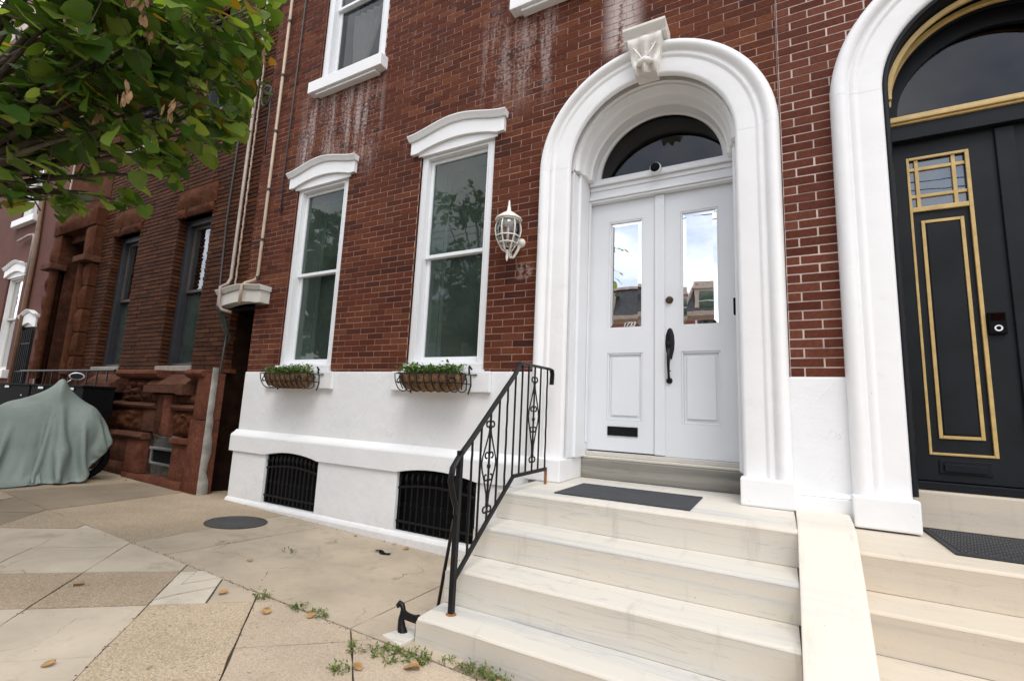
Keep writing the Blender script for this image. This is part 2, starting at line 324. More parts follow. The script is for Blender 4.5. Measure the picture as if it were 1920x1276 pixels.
# ------------------------------------------------------------------ mesh helpers
def gz(x, y): return -0.1156 - 0.023*x - 0.044*y            # the pavement falls towards the house and to the right
class MB:
    def __init__(s): s.v = []; s.f = []
    def add(s, vs, fs):
        o = len(s.v); s.v += [tuple(v) for v in vs]; s.f += [tuple(i+o for i in f) for f in fs]; return s
    def box(s, x0, x1, y0, y1, z0, z1, back=True):
        vs = [(x0,y0,z0),(x1,y0,z0),(x1,y1,z0),(x0,y1,z0),(x0,y0,z1),(x1,y0,z1),(x1,y1,z1),(x0,y1,z1)]
        fs = [(0,1,5,4),(1,2,6,5),(3,0,4,7),(4,5,6,7),(3,2,1,0)]
        if back: fs.append((2,3,7,6))
        return s.add(vs, fs)
    def obox(s, c, ax, ay, az):                               # oriented box: centre, three half-axis vectors
        c, ax, ay, az = map(Vector, (c, ax, ay, az)); vs = [c+sx*ax+sy*ay+sz*az for sz in (-1,1) for sx, sy in ((-1,-1),(1,-1),(1,1),(-1,1))]
        return s.add(vs, [(0,1,5,4),(1,2,6,5),(2,3,7,6),(3,0,4,7),(4,5,6,7),(3,2,1,0)])
    def prism(s, pts, axis, a, b):                            # polygon in the two other axes, extruded along axis
        n = len(pts)
        def mk(p, d): return {'x': (d, p[0], p[1]), 'y': (p[0], d, p[1]), 'z': (p[0], p[1], d)}[axis]
        return s.add([mk(p, a) for p in pts] + [mk(p, b) for p in pts], [tuple(range(n)), tuple(range(2*n-1, n-1, -1))] + [(i, (i+1) % n + 0, (i+1) % n + n, i+n) for i in range(n)])
    def tube(s, pts, r, n=6, cap=True, flat=None):
        pts = [Vector(p) for p in pts]; rr = r if isinstance(r, (list, tuple)) else [r]*len(pts)
        vs = []; fs = []; ref = None
        for i, p in enumerate(pts):
            t = (pts[min(i+1, len(pts)-1)] - pts[max(i-1, 0)])
            if t.length < 1e-9: t = Vector((0, 0, 1))
            t.normalize()
            if ref is None: ref = t.orthogonal().normalized() if flat is None else Vector(flat[0])
            u = (ref - t*ref.dot(t)); u = u.normalized() if u.length > 1e-6 else t.orthogonal().normalized(); ref = u; w = t.cross(u)
            for k in range(n):
                a = 2*PI*(k+0.5)/n
                if flat: vs.append(p + u*math.cos(a)*flat[1]*1.414 + w*math.sin(a)*flat[2]*1.414)
                else: vs.append(p + (u*math.cos(a) + w*math.sin(a))*rr[i])
        for i in range(len(pts)-1):
            for k in range(n): fs.append((i*n+k, i*n+(k+1) % n, (i+1)*n+(k+1) % n, (i+1)*n+k))
        if cap: fs.append(tuple(range(n-1, -1, -1))); m = (len(pts)-1)*n; fs.append(tuple(range(m, m+n)))
        return s.add(vs, fs)
    def lathe(s, prof, c, n=16, axis='z', cap=True):
        vs = []; fs = []
        for r, h in prof:
            for k in range(n):
                a = 2*PI*k/n; ca, sa = r*math.cos(a), r*math.sin(a)
                vs.append({'z': (c[0]+ca, c[1]+sa, c[2]+h), 'y': (c[0]+ca, c[1]+h, c[2]+sa), 'x': (c[0]+h, c[1]+ca, c[2]+sa)}[axis])
        for i in range(len(prof)-1):
            for k in range(n): fs.append((i*n+k, i*n+(k+1) % n, (i+1)*n+(k+1) % n, (i+1)*n+k))
        if cap: fs.append(tuple(range(n-1, -1, -1))); m = (len(prof)-1)*n; fs.append(tuple(range(m, m+n)))
        return s.add(vs, fs)
    def build(s, name, mat, parent=None, label=None, kind=None, bevel=0, seg=2, smooth=False, cat=None, group=None, recalc=True, autosmooth=None):
        me = bpy.data.meshes.new(name)
        off = wloc(parent)
        me.from_pydata([(v[0]-off[0], v[1]-off[1], v[2]-off[2]) for v in s.v], [], s.f)
        if recalc or bevel:
            bm = bmesh.new(); bm.from_mesh(me)
            if recalc: bmesh.ops.recalc_face_normals(bm, faces=bm.faces)
            if bevel:
                es = [e for e in bm.edges if len(e.link_faces) == 2 and e.calc_face_angle(0) > 0.5]
                bmesh.ops.bevel(bm, geom=es, offset=bevel, segments=seg, affect='EDGES', profile=0.6, clamp_overlap=True)
            bm.to_mesh(me); bm.free()
        if smooth:
            me.polygons.foreach_set('use_smooth', [True]*len(me.polygons))
            if autosmooth: me.set_sharp_from_angle(angle=math.radians(autosmooth))
        me.materials.append(M[mat])
        o = bpy.data.objects.new(name, me); COL.objects.link(o)
        if parent is not None: o.parent = parent
        tag(o, label, cat, group, kind)
        return o
def tag(o, label=None, cat=None, group=None, kind=None):
    if label: o['label'] = label
    if cat: o['category'] = cat
    if group: o['group'] = group
    if kind: o['kind'] = kind
    return o
def wloc(o):
    v = Vector((0, 0, 0))
    while o is not None: v = v + o.location; o = o.parent
    return v
def thing(name, label, cat, loc=(0, 0, 0), group=None, kind=None):
    o = bpy.data.objects.new(name, None); o.empty_display_size = 0.1; COL.objects.link(o); o.location = loc
    return tag(o, label, cat, group, kind)
def inst(name, me, loc, parent, rot=(0, 0, 0), scale=(1, 1, 1)):
    o = bpy.data.objects.new(name, me); COL.objects.link(o); o.parent = parent
    o.location = Vector(loc) - wloc(parent); o.rotation_euler = rot; o.scale = scale; return o
def arc(cx, cz, r, a0, a1, n): return [(cx+r*math.cos(a0+(a1-a0)*i/n), cz+r*math.sin(a0+(a1-a0)*i/n)) for i in range(n+1)]
def spiral(c, r0, r1, a0, a1, n=14): return [(c[0]+(r0+(r1-r0)*i/n)*math.cos(a0+(a1-a0)*i/n), c[1]+(r0+(r1-r0)*i/n)*math.sin(a0+(a1-a0)*i/n)) for i in range(n+1)]

# ------------------------------------------------------------------ brickwork
CH, BL, ZB = 0.0691, 0.24, 1.652
def brickwork(wall, regions, holes, mat, mortar, jx=0.006, jz=0.0065, proud=0.006, depth=0.03, ystd=0.0012, nmax=300, off=0.19, y0=0.0, jitter=0.0012):
    """regions: list of (x0,x1,z0,z1); holes(z)-> list of excluded (xa,xb). Bricks become sub-parts of the wall."""
    mort = MB(); items = []
    for (x0, x1, z0, z1) in regions:
        k = math.floor((z0-ZB)/CH + 0.001)
        while ZB + k*CH < z1 - 1e-4:
            za = max(z0, ZB+k*CH); zb = min(z1, ZB+(k+1)*CH); zm = (za+zb)/2
            segs = [(x0, x1)]
            for a, b in holes(zm):
                ns = []
                for s, e in segs:
                    if b <= s or a >= e: ns.append((s, e)); continue
                    if a > s: ns.append((s, a))
                    if b < e: ns.append((b, e))
                segs = ns
            for s, e in segs:
                mort.add([(s, y0+proud, za), (e, y0+proud, za), (e, y0+proud, zb), (s, y0+proud, zb)], [(0, 1, 2, 3)])
                ph = off + (0 if k % 2 == 0 else BL/2)
                j = math.floor((s-ph)/BL)
                while ph + j*BL < e - 1e-4:
                    a = max(s, ph+j*BL); b = min(e, ph+(j+1)*BL); j += 1
                    if b-a < 0.02: continue
                    items.append((a+jx/2, b-jx/2, za+jz/2, zb-jz/2))
            k += 1
    def size(it):
        p = [proj((x, y0, z)) for x in it[:2] for z in it[2:]]
        if None in p: return 0
        xs = [q[0] for q in p]; ys = [q[1] for q in p]
        if max(xs) < 0 or min(xs) > 1920 or max(ys) < 0 or min(ys) > 1276: return 0
        return (p[2][0]-p[0][0])*abs(p[0][1]-p[1][1])
    items.sort(key=size, reverse=True)
    big, rest = items[:nmax], items[nmax:]
    bm = MB().box(-.5, .5, 0, depth, -.5, .5, back=False)
    me = bpy.data.meshes.new('brick'); me.from_pydata(bm.v, [], bm.f); me.materials.append(M[mat])
    b_ = bmesh.new(); b_.from_mesh(me); bmesh.ops.recalc_face_normals(b_, faces=b_.faces); b_.to_mesh(me); b_.free()
    for f in me.polygons: pass
    wall_o = mort.build(wall[0], mortar, wall[1], label=wall[2] if len(wall) > 2 else None)
    for a, b, c, d in big:
        inst('brick', me, ((a+b)/2 + rnd.gauss(0, .0006), y0 + max(-.004, min(proud*.4, rnd.gauss(0, jitter))), (c+d)/2), wall_o, (rnd.gauss(0, .006), rnd.gauss(0, .004), rnd.gauss(0, .006)), (b-a+rnd.gauss(0, .0012), 1, d-c+rnd.gauss(0, .0007)))
    rb = MB()
    for a, b, c, d in rest:
        yj = y0 + max(-.004, min(proud*.4, rnd.gauss(0, jitter))); rb.box(a, b, yj, y0+depth, c, d, back=False)
    if rest: rb.build('brick_courses', mat, wall_o, kind='stuff', recalc=True)
    return wall_o

# ------------------------------------------------------------------ ground, road, pavement
g = MB().add([(-400, -400, -0.32), (400, -400, -0.32), (400, 400, -0.32), (-400, 400, -0.32)], [(0, 1, 2, 3)]); g.build('ground', 'far_ground', kind='structure')
g = MB().add([(-80, -13.2, -0.16), (80, -13.2, -0.16), (80, -4.95, -0.16), (-80, -4.95, -0.16)], [(0, 1, 2, 3)]); g.build('road', 'asphalt', kind='structure')
g = MB().box(-80, 80, -19.6, -13.35, -0.3, -0.03).build('opposite_pavement', 'concrete_grey', kind='structure')
g = MB().box(-80, 80, -13.35, -13.2, -0.3, -0.02).build('opposite_kerb', 'grey_stone', kind='structure', bevel=.02)
kb = MB()
kb.add([(x, y, gz(x, -4.8) - 0.004 if z else -0.3) for z in (0, 1) for x, y in ((-24, -4.95), (5, -4.95), (5, -4.8), (-24, -4.8))], [(0,1,5,4),(1,2,6,5),(2,3,7,6),(3,0,4,7),(4,5,6,7)])
kb.build('kerb', 'grey_stone', kind='structure', bevel=.015)
pav = MB().add([(x, y, gz(x, y)-0.014) for x, y in ((-24, -4.8), (5, -4.8), (5, 0.3), (-24, 0.3))], [(0, 1, 2, 3)]).build('pavement', 'soil', kind='structure')
def clip(poly, nx, ny, d):                                     # keep nx*x+ny*y <= d
    outp = []
    for i, p in enumerate(poly):
        q = poly[(i+1) % len(poly)]; a = nx*p[0]+ny*p[1]-d; b = nx*q[0]+ny*q[1]-d
        if a <= 0: outp.append(p)
        if (a < 0 < b) or (b < 0 < a): t = a/(a-b); outp.append((p[0]+(q[0]-p[0])*t, p[1]+(q[1]-p[1])*t))
    return outp
def inset(poly, d):
    c = poly; n = len(poly)
    ar = sum(c[i][0]*c[(i+1) % n][1]-c[(i+1) % n][0]*c[i][1] for i in range(n))
    sgn = 1 if ar > 0 else -1
    res = list(poly)
    for i in range(n):
        p, q = c[i], c[(i+1) % n]; dx, dy = q[0]-p[0], q[1]-p[1]; L = math.hypot(dx, dy)
        if L < 1e-6: continue
        nx, ny = sgn*dy/L, -sgn*dx/L
        res = clip(res, nx, ny, nx*p[0]+ny*p[1]-d)
    return res
def slab(poly, mat, dz=None, label=None, gap=0.0045, name='paving_slab', t=0.03, sub=False):
    poly = inset(poly, gap)
    if len(poly) < 3: return
    dz = rnd.uniform(-.002, .004) if dz is None else dz
    n = len(poly)
    # slightly wavering edges
    pts = []
    for i in range(n):
        p, q = poly[i], poly[(i+1) % n]; L = math.hypot(q[0]-p[0], q[1]-p[1]); m = max(1, int(L/0.12))
        for k in range(m):
            u = k/m; w = 0 if k == 0 else rnd.gauss(0, .0024)
            pts.append((p[0]+(q[0]-p[0])*u - (q[1]-p[1])/max(L, 1e-6)*w, p[1]+(q[1]-p[1])*u + (q[0]-p[0])/max(L, 1e-6)*w))
    n = len(pts)
    mb = MB().add([(x, y, gz(x, y)+dz) for x, y in pts] + [(x, y, gz(x, y)+dz-t) for x, y in pts], [tuple(range(n))] + [(i, (i+1) % n, (i+1) % n+n, i+n) for i in range(n)])
    return mb.build(name, mat, pav, label=label)
# inner strip along the houses
YJ = -1.765
jx = [(-24, -24), (-21.5, -21.5), (-19, -19), (-16.6, -16.6), (-14.2, -14.2), (-12, -12), (-10.3, -10.3), (-9.05, -9.0), (-8.1, -7.9), (-7.13, -6.58), (-5.13, -4.85), (-4.36, -4.35), (-3.36, -3.14), (-2.36, -2.24), (-1.5, -1.5), (-.5, -.5), (.6, .6), (2, 2), (3.5, 3.5), (5, 5)]   # (x at the wall, x at the joint line)
mats = {6: 'concrete_shaded', 7: 'concrete_brown', 8: 'concrete_shaded', 9: 'concrete_brown', 10: 'concrete_grey', 11: 'concrete_grey', 12: 'concrete_grey', 13: 'concrete_grey'}
for i in range(len(jx)-1):
    (a0, a1), (b0, b1) = jx[i], jx[i+1]
    y1 = 0.28
    slab([(a1, YJ), (b1, YJ), (b0, y1), (a0, y1)], mats.get(i, 'concrete_shaded'))
# diagonal squares towards the kerb
A = (-.745, .667); B = (.667, .745)
def uv(u, v): return (u*A[0]+v*B[0], u*A[1]+v*B[1])
vl = [-3.387-.583*k for k in range(-10, 30)]
for v0 in vl:
    v1 = v0-.583
    for k in range(-12, 40):
        u0 = .335+.648*k; u1 = u0+.648
        big = abs(v0+3.387) < .01 and u1 < 1.0
        if big:
            if k != -1: continue
            u0, u1 = -1.0, .983
        pol = [uv(u0, v0), uv(u1, v0), uv(u1, v1), uv(u0, v1)]
        for h in ((0, 1, YJ), (0, -1, 4.8), (1, 0, 5), (-1, 0, 24)): pol = clip(pol, *h)
        if len(pol) < 3: continue
        cx = sum(p[0] for p in pol)/len(pol); cy = sum(p[1] for p in pol)/len(pol); r = rnd.random()
        mat = 'concrete_light' if r < .45 else 'concrete_tan' if r < .65 else 'concrete_brown' if r < .8 else 'concrete_pink'
        row = round((v0+3.387)/.583)
        if row >= 1: mat = 'concrete_pink'
        if row == 0: mat = 'concrete_patch' if not big else 'concrete_tan'
        if row == 0 and u0 > 1.2: mat = 'concrete_grey'
        if row == 0 and not big and u0 < 1.2:
            slab(clip(pol, B[0], B[1], -3.66) and clip(pol, -B[0], -B[1], 3.66), 'concrete_grey'); pol = clip(pol, B[0], B[1], -3.665)
            cx = sum(p[0] for p in pol)/len(pol); cy = sum(p[1] for p in pol)/len(pol)
        if row == -1: mat = 'concrete_light' if u1 < 1.0 else 'concrete_brown' if u1 < 1.7 else 'concrete_light'
        if row == -2: mat = 'concrete_brown' if .9 < u0 < 1.1 else 'concrete_light'
        if row == -3: mat = 'concrete_light' if u0 < 2.6 else 'concrete_brown'
        if row <= -4: mat = 'concrete_shaded' if r < .5 else 'concrete_grey' if r < .8 else 'concrete_brown'
        if mat == 'concrete_patch':
            frs = [pol]
            for q in range(9):
                a_ = rnd.uniform(0, PI); nx, ny = math.cos(a_), math.sin(a_); d_ = nx*(cx+rnd.uniform(-.22, .22))+ny*(cy+rnd.uniform(-.22, .22))
                k_ = max(range(len(frs)), key=lambda i: len(frs[i]) and max(p[0] for p in frs[i])-min(p[0] for p in frs[i]))
                P_ = frs.pop(k_); frs += [f for f in (clip(P_, nx, ny, d_), clip(P_, -nx, -ny, -d_)) if len(f) > 2]
            for f in frs: slab(f, mat, gap=rnd.uniform(.002, .005))
            continue
        slab(pol, mat)
# broken pale patch of cement beside the joint

# ------------------------------------------------------------------ shared house builders
def shell(house, x0, x1, z1, mat, depth=9.0, y0=0.03):
    b = MB()
    b.add([(x0, y0, -.3), (x0, depth, -.3), (x0, depth, z1), (x0, y0, z1)], [(0, 1, 2, 3)])
    b.add([(x1, y0, -.3), (x1, depth, -.3), (x1, depth, z1), (x1, y0, z1)], [(0, 1, 2, 3)])
    b.add([(x0, depth, -.3), (x1, depth, -.3), (x1, depth, z1), (x0, depth, z1)], [(0, 1, 2, 3)])
    b.build('rear_walls', mat, house)
    MB().add([(x0, y0, z1), (x1, y0, z1), (x1, depth, z1), (x0, depth, z1)], [(0, 1, 2, 3)]).build('roof', 'slate', house)
    MB().prism([(-.02, z1-.9), (-.10, z1-.85), (-.12, z1-.35), (-.42, z1-.2), (-.45, z1), (.04, z1)], 'x', x0, x1).build('cornice', 'opp_trim', house)
def ring_frame(mb, x0, x1, z0, z1, w, y0, y1, wb=None):
    wb = wb or w
    mb.box(x0, x0+w, y0, y1, z0, z1); mb.box(x1-w, x1, y0, y1, z0, z1)
    mb.box(x0+w, x1-w, y0, y1, z0, z0+wb); mb.box(x0+w, x1-w, y0, y1, z1-w, z1)
    return mb
def sash_window(house, x0, x1, z0, z1, zm, cas, sash, glassm, yc=0.03, cw=0.09, sw=0.042, room='interior', liner='interior_pale', label=None):
    fr = MB(); ring_frame(fr, x0, x1, z0, z1, cw, yc, yc+.14, 0.03)
    # slim outer bead
    fr.box(x0+cw-.012, x0+cw, yc-.012, yc, z0+.03, z1-cw); fr.box(x1-cw, x1-cw+.012, yc-.012, yc, z0+.03, z1-cw); fr.box(x0+cw, x1-cw, yc-.012, yc, z1-cw, z1-cw+.012)
    f = fr.build('window', cas, house, label=label, bevel=.004)
    a, b = x0+cw+.002, x1-cw-.002; zt = z1-cw-.002; zb = z0+.032
    u = MB(); ring_frame(u, a, b, zm-.02, zt, sw, yc+.05, yc+.085, .04); u.build('upper_sash', sash, f, bevel=.004)
    l = MB(); ring_frame(l, a, b, zb, zm+.022, sw, yc+.09, yc+.125, .055); l.build('lower_sash', sash, f, bevel=.004)
    MB().add([(a+sw, yc+.07, zm+.02), (b-sw, yc+.07, zm+.02), (b-sw, yc+.07, zt-sw), (a+sw, yc+.07, zt-sw)], [(0, 1, 2, 3)]).build('pane', glassm, f, recalc=False)
    MB().add([(a+sw, yc+.11, zb+.055), (b-sw, yc+.11, zb+.055), (b-sw, yc+.11, zm-.018), (a+sw, yc+.11, zm-.018)], [(0, 1, 2, 3)]).build('pane', glassm, f, recalc=False)
    # deep inner jambs seen through the glass, and the dark room
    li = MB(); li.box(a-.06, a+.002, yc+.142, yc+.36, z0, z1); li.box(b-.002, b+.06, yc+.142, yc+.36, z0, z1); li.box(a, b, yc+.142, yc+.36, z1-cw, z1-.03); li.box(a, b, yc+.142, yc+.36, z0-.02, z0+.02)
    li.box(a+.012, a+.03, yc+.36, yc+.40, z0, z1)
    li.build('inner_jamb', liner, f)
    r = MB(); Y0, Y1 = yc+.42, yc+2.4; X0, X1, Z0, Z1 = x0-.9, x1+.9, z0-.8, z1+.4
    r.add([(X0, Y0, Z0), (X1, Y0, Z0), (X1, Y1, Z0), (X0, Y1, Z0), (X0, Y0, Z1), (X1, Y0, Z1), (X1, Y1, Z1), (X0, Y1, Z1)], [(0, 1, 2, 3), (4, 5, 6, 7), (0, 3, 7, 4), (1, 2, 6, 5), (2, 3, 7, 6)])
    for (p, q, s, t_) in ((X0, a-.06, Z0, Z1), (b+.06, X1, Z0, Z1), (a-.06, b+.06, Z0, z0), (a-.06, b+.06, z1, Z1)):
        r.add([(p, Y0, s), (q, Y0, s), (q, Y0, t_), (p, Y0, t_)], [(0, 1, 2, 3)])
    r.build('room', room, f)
    return f
def lintel(house, xc, zb, w=1.29, h=0.205, rise=0.085, y=-.045, mat='white_stone', name='window_lintel', yb=0.06, thing_=False, **kw):
    n = 18; body = []; hw = w/2
    ci = hw-.11                                   # inner arch half width
    bot = [(xc-hw+.02, zb), (xc-ci, zb)] + [(xc-ci+2*ci*i/n, zb+rise*(1-(2*i/n-1)**2)) for i in range(1, n)] + [(xc+ci, zb), (xc+hw-.02, zb)]
    top = [(xc+hw-.02 - (w-.04)*i/n, zb+h-.055+rise*1.25*(math.cos((2*i/n-1)*PI)*.5+.5)**.85) for i in range(n+1)]
    mb = MB(); nb, ntp = len(bot), len(top)
    mb.prism(bot+top, 'y', y, yb)
    cap = [(xc+hw - w*i/n, zb+h-.055+rise*1.25*(math.cos((2*i/n-1)*PI)*.5+.5)**.85) for i in range(n+1)]
    sec = [(.0, y-.004), (.0, y-.02), (.014, y-.028), (.034, y-.038), (.055, y-.052), (.066, y-.052), (.066, yb), (.0, yb)]
    vs = []; fs = []; m = len(sec)
    for (cx, cz) in cap:
        for dz, yy in sec: vs.append((xc+(cx-xc)*(1+ (.052 if yy < y-.03 else 0)*.35), yy, cz+dz))
    for i in range(n):
        for k in range(m): fs.append((i*m+k, i*m+(k+1) % m, (i+1)*m+(k+1) % m, (i+1)*m+k))
    fs.append(tuple(range(m))); fs.append(tuple(range(n*m, n*m+m)))
    mb.add(vs, fs)
    # flat tympanum behind the inner arch
    if not thing_: mb.box(xc-ci+.004, xc+ci-.004, -.012, .05, zb-.03, zb+rise)
    return mb.build(name, mat, house, bevel=.004 if False else 0, smooth=True, autosmooth=28, **kw)
def sweep_arch(xc, zs, z0, prof, part, n=44):
    """sweeps (r, y) around an opening; part: 'left','right','arch'"""
    st = []
    if part == 'left': st = [((xc, z), (-1, 0)) for z in [z0 + (zs-.0015-z0)*i/6 for i in range(7)]]
    if part == 'right': st = [((xc, z), (1, 0)) for z in [z0 + (zs-.0015-z0)*i/6 for i in range(7)]]
    if part == 'arch': st = [((xc, zs), (-math.cos(PI*i/n), math.sin(PI*i/n))) for i in range(n+1)]
    mb = MB(); m = len(prof); vs = []; fs = []
    for (c, d) in st:
        for r, y in prof: vs.append((c[0]+d[0]*r, y, c[1]+d[1]*r))
    for i in range(len(st)-1):
        for k in range(m-1): fs.append((i*m+k, i*m+k+1, (i+1)*m+k+1, (i+1)*m+k))
    for b in (0, len(st)-1): fs.append(tuple(range(b*m, b*m+m)))
    return mb.add(vs, fs)
PROF = [(.705, .03), (1.02, .03), (1.02, -.03), (1.018, -.06), (1.008, -.09), (.99, -.112), (.965, -.12), (.94, -.113), (.925, -.095), (.918, -.078), (.91, -.074), (.90, -.078), (.885, -.083), (.872, -.08), (.862, -.070), (.856, -.066), (.85, -.066), (.735, -.066), (.722, -.062), (.712, -.05), (.706, -.03)]
def surround(house, xc, zs, z0, zpl):
    for part in ('left', 'right', 'arch'):
        sweep_arch(xc, zs, zpl-.002, PROF, part).build('arch_stone' if part == 'arch' else 'jamb_stone', 'white_stone', house, smooth=True, autosmooth=35)
    for s in (-1, 1):
        xa, xb = sorted((xc+s*.69, xc+s*1.03))
        MB().box(xa, xb, -.15, .03, z0, zpl).build('plinth_block', 'white_stone', house, bevel=.012)

# ------------------------------------------------------------------ the white-based house
H = thing('row_house', 'red brick row house with white plaster base, two white windows and white arched double door', 'house', (-3.1, 0, 0), group='brick row houses along the pavement')
XC, ZS = -.93, 3.62
def holes_h(z):
    o = []
    if 1.6 < z < 4.26: o += [(-5.69, -4.70), (-3.52, -2.53)]
    if z > 5.52: o += [(-5.49, -4.27), (-2.29, -1.07)]
    if z < ZS: o.append((XC-.90, XC+.90))
    elif z < ZS+.93: h = math.sqrt(max(0, .93**2-(z-ZS)**2)); o.append((XC-h, XC+h))
    return o
brickwork(('brick_wall', H), [(-6.33, 0.093, 1.69, 11.6), (-6.60, -6.33, 2.86, 11.6)], holes_h, 'brick_house', 'mortar_light', jx=.0085, jz=.0085, proud=.003, nmax=300)
shell(H, -6.33, .09, 12.4, 'painted_brick')
MB().box(-6.60, -6.33, .035, 9, 2.86, 11.6).build('passage_upper_wall', 'painted_brick', H)
for xc in (-5.195, -3.025):
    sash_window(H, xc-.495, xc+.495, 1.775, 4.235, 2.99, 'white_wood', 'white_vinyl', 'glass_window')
    lintel(H, xc, 4.215)
    sb = MB().box(xc-.50, xc+.50, -.035, .12, 1.715, 1.772); sb.box(xc-.515, xc+.515, -.05, .02, 1.692, 1.713); sb.build('window_sill', 'white_wood', H, bevel=.005)
    MB().box(xc-.625, xc+.625, -.075, -.032, 1.485, 1.69).build('sill_apron', 'white_wall', H, bevel=.01)
for xc, lab in ((-4.88, None), (-1.68, None)):
    w = sash_window(H, xc-.61, xc+.61, 5.70, 8.1, 6.92, 'white_wood', 'white_vinyl', 'glass_upper', cw=.13, room='interior')
    s_ = MB().box(xc-.68, xc+.68, -.12, .06, 5.535, 5.70); s_.box(xc-.56, xc+.56, -.085, .06, 5.50, 5.533); s_.build('window_sill', 'white_stone', H, bevel=.008)
    lintel(H, xc, 8.05, w=1.5)
    # gathered curtain tied at mid height
    cu = MB(); vs = []; fs = []; nu, nv = 22, 16
    for j in range(nv+1):
        v = j/nv; z = 5.8 + 1.15*v
        wv = .13 + .22*abs(v-.33)**.8 * (1 if v > .33 else .75); cxk = xc-.18 + .16*max(0, v-.33)
        for i in range(nu+1):
            u = i/nu*2-1; vs.append((cxk+u*wv, .30+.018*math.sin(u*14), z))
    for j in range(nv):
        for i in range(nu): a = j*(nu+1)+i; fs.append((a, a+1, a+nu+2, a+nu+1))
    cu.add(vs, fs).build('curtain', 'curtain', w, smooth=True)
# plastered base
L0, L1 = -6.315, XC-1.0
MB().box(L0, L1, -.03, .28, .905, 1.69).build('base_wall', 'white_wall', H, bevel=.012)
MB().prism([(-.032, .925), (-.062, .895), (-.10, .868), (-.105, .85), (.1, .85), (.1, .925)], 'x', L0-.03, L1).build('belt_weathering', 'white_wall', H, smooth=True, autosmooth=40)
def notch(xa, xb, z, r, n=10): return [(xa+(xb-xa)*i/n, z+r*(1-(2*i/n-1)**2)) for i in range(n+1)]
bw = [(-5.60, -4.64), (-3.45, -2.48)]
belt = [(L0-.03, .65)] + notch(*bw[0], .65, .055) + notch(*bw[1], .65, .055) + [(L1, .65), (L1, .85), (L0-.03, .85)]
MB().prism(belt, 'y', -.108, .12).build('belt_course', 'white_wall', H, bevel=.006)
for a, b in ((L0+.03, -5.60), (-4.64, -3.45), (-2.48, L1)): MB().box(a, b, -.085, .25, -.3, .648).build('lower_wall', 'white_wall', H, bevel=.006)
sk = MB()
sk.prism([(-.12, -.35), (-.12, .035), (-.105, .06), (-.088, .075), (.2, .085), (.2, -.35)], 'x', L0+.02, L1)
sk.build('skirting', 'white_wall', H, bevel=.006)
for k, (a, b) in enumerate(bw):
    bk = MB().box(a, b, .02, .2, 0, .72); bk.box(a+.001, a+.008, -.045, .02, .086, .70); bk.box(b-.008, b-.001, -.045, .02, .086, .70); bk.box(a+.009, b-.009, -.04, .019, .0855, .092); bk.build('basement_dark_panel', 'black_plastic', H)  # black lining and back panel stand in for the shade inside
    gr = MB(); yb = -.048
    def top(x): u = (x-a)/(b-a)*2-1; return .65+.045*(1-u*u)
    for i in range(13):
        x = a+.03+(b-a-.06)*i/12
        zt = top(x)-.17
        gr.tube([(x, yb, .095), (x, yb, zt+.02)], .007, 5)
        gr.tube([(x, yb, zt+.02), (x, yb-.004, zt+.06), (x, yb-.006, zt+.09), (x, yb, zt+.145)], [.006, .006, .017, .002], 5)
        gr.lathe([(.002, -.018), (.014, -.012), (.014, .012), (.002, .018)], (x, yb, .33+.012*(i % 2)), 6, cap=False)
    n = 12
    gr.tube([(a+.005+(b-a-.01)*i/n, yb-.008, top(a+(b-a)*i/n)-.155) for i in range(n+1)], 0, 4, flat=((0, 0, 1), .010, .005))
    gr.tube([(a+.005, yb-.008, .17), (b-.005, yb-.008, .17)], 0, 4, flat=((0, 0, 1), .010, .005))
    gr.build('basement_grille', 'black_iron', H, smooth=True, autosmooth=40)
# door case
surround(H, XC, ZS, .741, .93)
MB().box(XC-1.03, XC-.70, .03, .40, .741, .928).build('plinth_block', 'white_stone', H, bevel=.008)
for s in (-1, 1):
    jb = MB(); xa, xb = sorted((XC+s*.70, XC+s*.90)); jb.box(xa, xb, .032, .155, .93, 3.62)
    xa, xb = sorted((XC+s*.678, XC+s*.90)); jb.box(xa, xb, .157, .56, .93, 3.70)
    jb.box(*sorted((XC+s*.664, XC+s*.677)), .40, .455, 1.06, 3.45)
    jb.build('door_jamb', 'white_wood', H, bevel=.006)
    b2 = MB().tube([(XC+s*.69, .165, .94), (XC+s*.69, .165, 3.6)], .022, 8); b2.build('jamb_bead', 'white_wood', H, smooth=True, autosmooth=50)
SOF = [(.80, .031), (.702, .031), (.702, .07), (.69, .085), (.672, .085), (.668, .10), (.668, .17), (.655, .19), (.648, .20), (.645, .29), (.632, .31), (.62, .315), (.618, .44), (.60, .447), (.80, .56)]
sweep_arch(XC, ZS+.03, 0, SOF, 'arch').build('arch_soffit', 'white_stone', H, smooth=True, autosmooth=35)
fo = arc(XC, 3.69, .66, 0, PI, 28); fi = arc(XC, 3.69, .575, 0, PI, 28)
fr = MB(); n = len(fo); fr.add([(x, .45, z) for x, z in fo]+[(x, .45, z) for x, z in fi]+[(x, .49, z) for x, z in fi], [(i, i+1, n+i+1, n+i) for i in range(n-1)]+[(n+i, n+i+1, 2*n+i+1, 2*n+i) for i in range(n-1)])
FL = fr.build('fanlight', 'white_wood', H, smooth=False)
MB().prism(arc(XC, 3.69, .58, 0, PI, 28), 'y', .475, .48).build('pane', 'glass_fan', FL)
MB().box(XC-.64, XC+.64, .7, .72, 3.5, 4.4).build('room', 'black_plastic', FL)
tr = MB(); X0, X1 = XC-.676, XC+.676
tr.box(X0, X1, .43, .53, 3.445, 3.69); tr.box(X0, X1, .405, .43, 3.655, 3.685); tr.box(X0, X1, .385, .43, 3.615, 3.652); tr.box(X0, X1, .415, .43, 3.57, 3.613); tr.box(X0, X1, .40, .43, 3.47, 3.505); tr.box(X0, X1, .415, .43, 3.447, 3.468)
